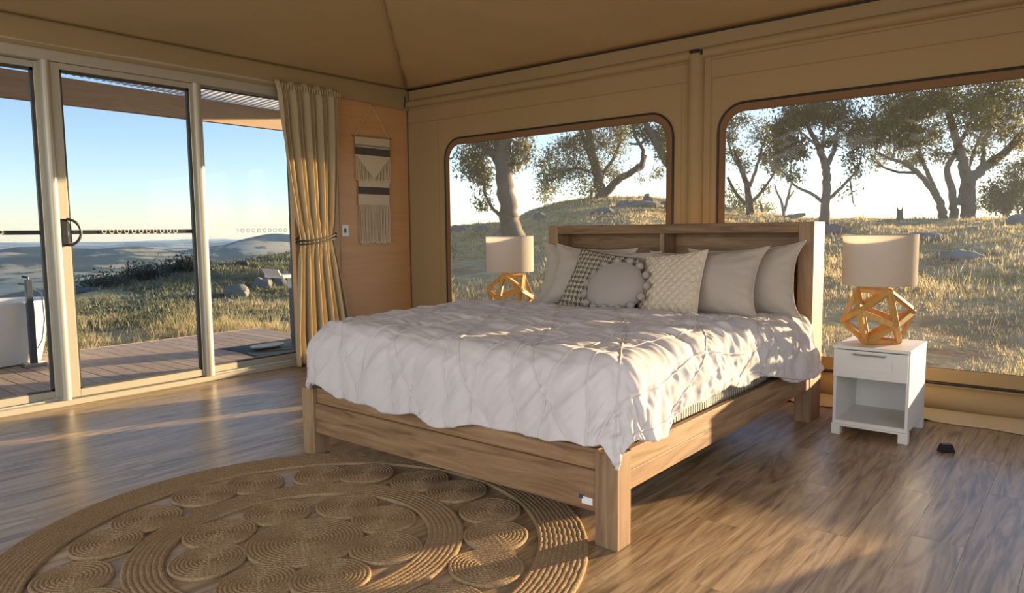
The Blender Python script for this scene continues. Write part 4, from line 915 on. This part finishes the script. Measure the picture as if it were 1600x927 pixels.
def lamp(cx, cy, z0, label, turn):
    rot = 0.0
    o = thing('table_lamp', label, 'lamp', (cx, cy, z0)); fi = (1+5**.5)/2
    V = np.array([(0, s1, s2*fi) for s1 in (-1, 1) for s2 in (-1, 1)]+[(s1, s2*fi, 0) for s1 in (-1, 1) for s2 in (-1, 1)]+[(s2*fi, 0, s1) for s1 in (-1, 1) for s2 in (-1, 1)], float)
    E = [(i, j) for i in range(12) for j in range(i) if abs(np.linalg.norm(V[i]-V[j])-2) < .01]
    # rest it on one face
    f = next((i, j, k) for i in range(12) for j in range(i) for k in range(j) if all((max(p, q), min(p, q)) in E for p, q in ((i, j), (j, k), (i, k))))
    nrm = Vector(V[list(f)].sum(0)).normalized(); q = nrm.rotation_difference(Vector((0, 0, -1))).to_matrix()
    V = np.array([q @ Vector(p) for p in V])
    k_ = [p for p in V if .1 < p[2] < .6*V[:, 2].max()][0]; rot = math.radians(turn)-math.atan2(k_[1], k_[0])
    V = np.array([Matrix.Rotation(rot, 3, 'Z') @ Vector(p) for p in V]); sc = .190/np.linalg.norm(V[0]); V = V*sc*np.array((1, 1, 1.0))
    V[:, 2] -= V[:, 2].min(); Hb = V[:, 2].max(); V[:, 2] = V[:, 2]*(.322-.018)/Hb+.009; c0 = np.array((cx, cy, z0)); Cn = np.array((0, 0, .16))
    for i, j in E:
        p, r_ = V[i]+c0, V[j]+c0; d_ = (p-r_)/np.linalg.norm(p-r_); mid = (V[i]+V[j])/2-Cn
        obj('strut', MB().obox(r_-d_*.004, p+d_*.004, .033, .024, mid, .002), M_lampwood, o)
    zt = z0+.322
    obj('top_plate', MB().lathe([(.001, .004), (.045, .004), (.045, -.002), (.001, -.002)], (cx, cy, zt), 20), M_lampwood, o)
    obj('neck', MB().tube([(cx, cy, zt), (cx, cy, zt+.10)], .007, 10), M_steel, o, True)
    bl = [(.001, .10), (.014, .10), (.014, .14), (.03, .17), (.032, .19), (.02, .215), (.001, .222)]
    obj('bulb', MB().lathe(bl, (cx, cy, zt), 16), M_white, o, True)
    R = .199; s0, s1 = .345, .640
    sh = obj('shade', MB().lathe([(R, s0), (R, s1), (R-.003, s1), (R-.003, s0)], (cx, cy, z0), 72, closed=True), M_shade, o, True)
    rg = MB().tube([(cx+(R-.004)*math.cos(t), cy+(R-.004)*math.sin(t), z0+s1-.003) for t in np.arange(48)*2*PI/48], .003, 6, closed=True)
    for t in (0, 2.1, 4.2): rg.tube([(cx, cy, zt+.11), (cx+(R-.004)*math.cos(t), cy+(R-.004)*math.sin(t), z0+s0+.02)], .002, 5)
    obj('shade_ring', rg, M_steel, sh, True)
    return o
lamp(4.644, -.555, .524, 'table lamp with white drum shade and golden wood polyhedron base on the right nightstand', -107.7)
lamp(1.823, -.555, .524, 'table lamp with white drum shade beyond the far left side of the bed', -20.3)
# ================================================================== rug
RC = np.array((3.285, -3.612)); rug = thing('rug', 'round openwork jute rug of coiled discs and rings at the foot of the bed', 'rug', (RC[0], RC[1], 0))
def coils(c, r0, r1, pitch, n, z=.0105, hgt=.0036, wob=.0):
    """concentric braid: ridged surface between two radii"""
    k = max(2, int(round((r1-r0)/pitch))); m_ = k*6+1; r = np.linspace(r0, r1, m_); an = np.arange(n)*2*PI/n
    Rg, A2 = np.meshgrid(r, an); ph_ = (Rg-r0)/(r1-r0)*k
    zz = z+hgt*np.abs(np.sin(ph_*PI))**.7+.0012*np.sin(A2*np.maximum(6, np.round(Rg*2*PI/.024))+ph_*2.0)*np.abs(np.sin(ph_*PI))
    rw_ = Rg*(1+wob*np.sin(A2*3+c[0]*9)*.5+wob*np.sin(A2*2+c[1]*7))
    P = np.stack([c[0]+rw_*np.cos(A2), c[1]+rw_*np.sin(A2), zz], -1)
    b_ = P[:, :1].copy(); b_[..., 2] = .001; e_ = P[:, -1:].copy(); e_[..., 2] = .001
    return MB().grid(np.concatenate([b_, P, e_], 1), wrap_u=True)
obj('outer_ring', coils(RC, .925, 1.115, .0190, 360), M_jute, rug, True, angle=80)
obj('inner_ring', coils(RC, .49, .63, .0190, 240), M_jute, rug, True, angle=80)
obj('centre_disc', coils(RC+np.array((.015, 0)), .004, .222, .0155, 120, wob=.015), M_jute, rug, True, angle=80)
for i in range(8):
    t = 2*PI*i/8+math.radians(27+3*math.sin(i*2.3)); c = RC+(.350+.012*math.sin(i*3.7))*np.array((math.cos(t), math.sin(t))); obj('small_disc', coils(c, .004, .138, .0155, 80, wob=.03), M_jute, rug, True, angle=80)
for i in range(18):
    t = 2*PI*i/18+math.radians(21+1.5*math.sin(i*2.9)); c = RC+(.768+.012*math.sin(i*4.1))*np.array((math.cos(t), math.sin(t))); obj('disc', coils(c, .004, .137+.004*math.sin(i*5), .0155, 80, wob=.03), M_jute, rug, True, angle=80)
# ================================================================== curtain
nu, nv = 260, 90; u = np.linspace(0, 1, nu)[:, None]; z = np.linspace(2.535, .012, nv)[None]
zc = 1.145
yl = np.interp(z, [0, .3, .7, 1.0, zc, 1.3, 1.7, 2.1, 2.53], [-1.50, -1.495, -1.46, -1.435, -1.425, -1.45, -1.515, -1.56, -1.585])
yr = np.interp(z, [0, .3, .7, 1.0, zc, 1.3, 1.7, 2.1, 2.53], [-.86, -.90, -.975, -1.03, -1.055, -1.03, -.985, -.955, -.935])
sq = np.exp(-((z-zc)/.13)**2); 
uu = u+.010*np.sin(u*31+z*1.5)+.006*np.sin(u*57)
ampl = (.044-.018*sq)*np.interp(z, [0, 1, 2.3, 2.53], [1.25, 1, .75, .42]); ph_ = uu*2*PI*9.5+.5*np.sin(z*1.3+u*4)
P = np.zeros((nu, nv, 3)); P[..., 1] = yl+(yr-yl)*u+.010*np.sin(ph_*2)*(1-sq)
P[..., 0] = .092+ampl*np.sin(ph_)+.012*np.sin(ph_*.5+1)*(1-sq)+.03*sq*np.sin(u*PI)
P[..., 0] = P[..., 0]-np.interp(z, [2.44, 2.535], [0, .030]); P[..., 2] = z
cu = thing('curtain', 'sand coloured curtain gathered by a cord at the right end of the glass doors', 'curtain', (.09, -1.25, 0))
k = obj('drape', MB().grid(P), M_curt, cu, True, angle=None); k.modifiers.new('thick', 'SOLIDIFY').thickness = .003
hp_ = MB()
for i in range(24):
    uy = -1.575+i*.0275; hp_.box((.104, uy, 2.455), (.112, uy+.014, 2.50), .003)
obj('heading_tape', hp_, M_curt, cu)['kind'] = 'stuff'
tbk = MB()
for dz2 in (0.0, .030):
    P = [( .098+.075*math.cos(t), -1.24+.212*math.sin(t), zc+dz2+.030*math.sin(t)-.02*math.cos(t)) for t in np.linspace(0, 2*PI, 40, endpoint=False)]
    tbk.tube(P, .0075, 7, closed=True)
obj('tieback', tbk, M_cord, cu, True)['label'] = 'dark cord tied twice around the curtain'
# ================================================================== wall hanging
wh = thing('wall_hanging', 'cream woven macrame hanging with charcoal bands on the plywood panel', 'wall hanging', (.02, -.48, 1.08))
obj('dowel', MB().tube([(.018, -.735, 2.140), (.018, -.245, 2.150)], .009, 10), M_bedz, wh, True)
obj('cord', MB().tube([(.018, -.70, 2.150), (.010, -.475, 2.452), (.018, -.285, 2.155)], .004, 6), M_mac, wh, True)
obj('peg', MB().tube([(0, -.475, 2.452), (.028, -.475, 2.455)], .005, 8), M_steel, wh, True)
ya, yb = -.705, -.270
def band(nm, z0, z1, mat, x=.022, y0=ya, y1=yb, lab=None, amp=.0015):
    n_, m2 = 70, 12; yy_, zz_ = np.meshgrid(np.linspace(y0, y1, n_), np.linspace(z0, z1, m2), indexing='ij')
    P = np.stack([x+amp*np.sin(yy_*2*PI/.014)*np.cos((zz_-z0)*PI/.012), yy_, zz_], -1); e_ = P.copy(); e_[..., 0] = x-.008
    mb = MB().grid(P); mb.grid(e_, flip=True); o = obj(nm, mb, mat, wh, True, angle=None); o.modifiers.new('thick', 'SOLIDIFY').thickness = .002
    if lab: o['label'] = lab
    return o
band('woven_band', 2.065, 2.148, M_mac, lab='cream band'); band('woven_stripe', 2.045, 2.065, M_macgreen, .024, lab='thin sage stripe'); band('woven_stripe', 1.965, 2.040, M_macdark, .024, lab='charcoal stripe'); band('woven_stripe', 2.038, 2.046, M_mac, .025); band('woven_stripe', 1.950, 1.965, M_mac, .026)
tr = MB(); tr.add([(.030, ya+.01, 1.952), (.030, yb-.01, 1.952), (.030, (ya+yb)/2, 1.735), (.018, ya+.01, 1.952), (.018, yb-.01, 1.952), (.018, (ya+yb)/2, 1.735)], [(0, 1, 2), (5, 4, 3), (0, 2, 5, 3), (2, 1, 4, 5)])
obj('woven_point', tr, M_mac, wh)['label'] = 'cream woven triangle'
def fringe(z0, z1, n, x, y0=ya+.004, y1=yb-.004, ragged=.02, knots=True):
    f = MB(); g = np.random.default_rng(5)
    for i in range(n):
        yq = y0+(y1-y0)*i/(n-1); e = z1+g.uniform(-ragged, ragged); q = yq+g.normal(0, .003)
        f.tube([(x, yq, z0), (x+.004*math.sin(i*2.1), (yq+q)/2+.002*math.sin(i), (z0+e)/2), (x, q, e)], .0038, 5)
        if knots: f.tube([(x, q, e+.012), (x, q, e-.004)], .0068, 5)
    o = obj('fringe', f, M_mac, wh, True); o['kind'] = 'stuff'; return o
fringe(1.955, 1.715, 34, .021)
band('woven_band', 1.655, 1.725, M_mac, .020, ya+.03, yb-.02, 'cream band of the lower tier'); band('woven_stripe', 1.585, 1.655, M_macdark, .022, ya+.03, yb-.02, 'charcoal stripe of the lower tier'); band('woven_band', 1.478, 1.585, M_mac, .021, ya+.02, yb-.02)
fringe(1.49, 1.105, 32, .021, ya+.032, yb-.022, .012)
sw_ = thing('light_switch', 'white light switch on the plywood beside the curtain', 'switch', (0, -.844, 1.17))
obj('plate', MB().box((0, -.882, 1.172), (.009, -.806, 1.282), .003), M_switch, sw_)
obj('rocker', MB().box((.008, -.858, 1.205), (.014, -.836, 1.25), .002), M_aludark, sw_)
# ================================================================== small black object on the floor
q = onz(1478, 706, 0); db_ = MB()
lv = [(.036, .022, 0), (.036, .022, .006), (.027, .018, .036), (.022, .015, .044)]
P = np.array([[(q[0]+math.cos(YAW)*a_*cx-math.sin(YAW)*b_*sy, q[1]+math.sin(YAW)*a_*cx+math.cos(YAW)*b_*sy, z_) for a_, b_, z_ in lv] for cx, sy in ((-1, -1), (1, -1), (1, 1), (-1, 1))])
db_.grid(P, wrap_u=True); db_.add(P[:, -1], [(0, 1, 2, 3)]); db_.add(P[:, 0], [(3, 2, 1, 0)])
tag(obj('floor_block', db_, M_black, None, org=(q[0], q[1], 0)), 'small black tapered block lying on the floor right of the nightstand', 'block')

# ================================================================== things that come in several carry one group each
GR = {'pillow': 'greige pillows against the headboard', 'cushion': 'accent cushions in front of the pillows', 'round_cushion': 'accent cushions in front of the pillows', 'nightstand': 'white nightstands', 'table_lamp': 'table lamps beside the bed', 'gum_tree': 'gum trees on the hillside', 'boulder': 'rocks on the hillside', 'shrub': 'shrubs on the hillside'}
for o in list(S.objects):
    k = o.name.split('.')[0]
    if o.parent is None and k in GR: o['group'] = GR[k]
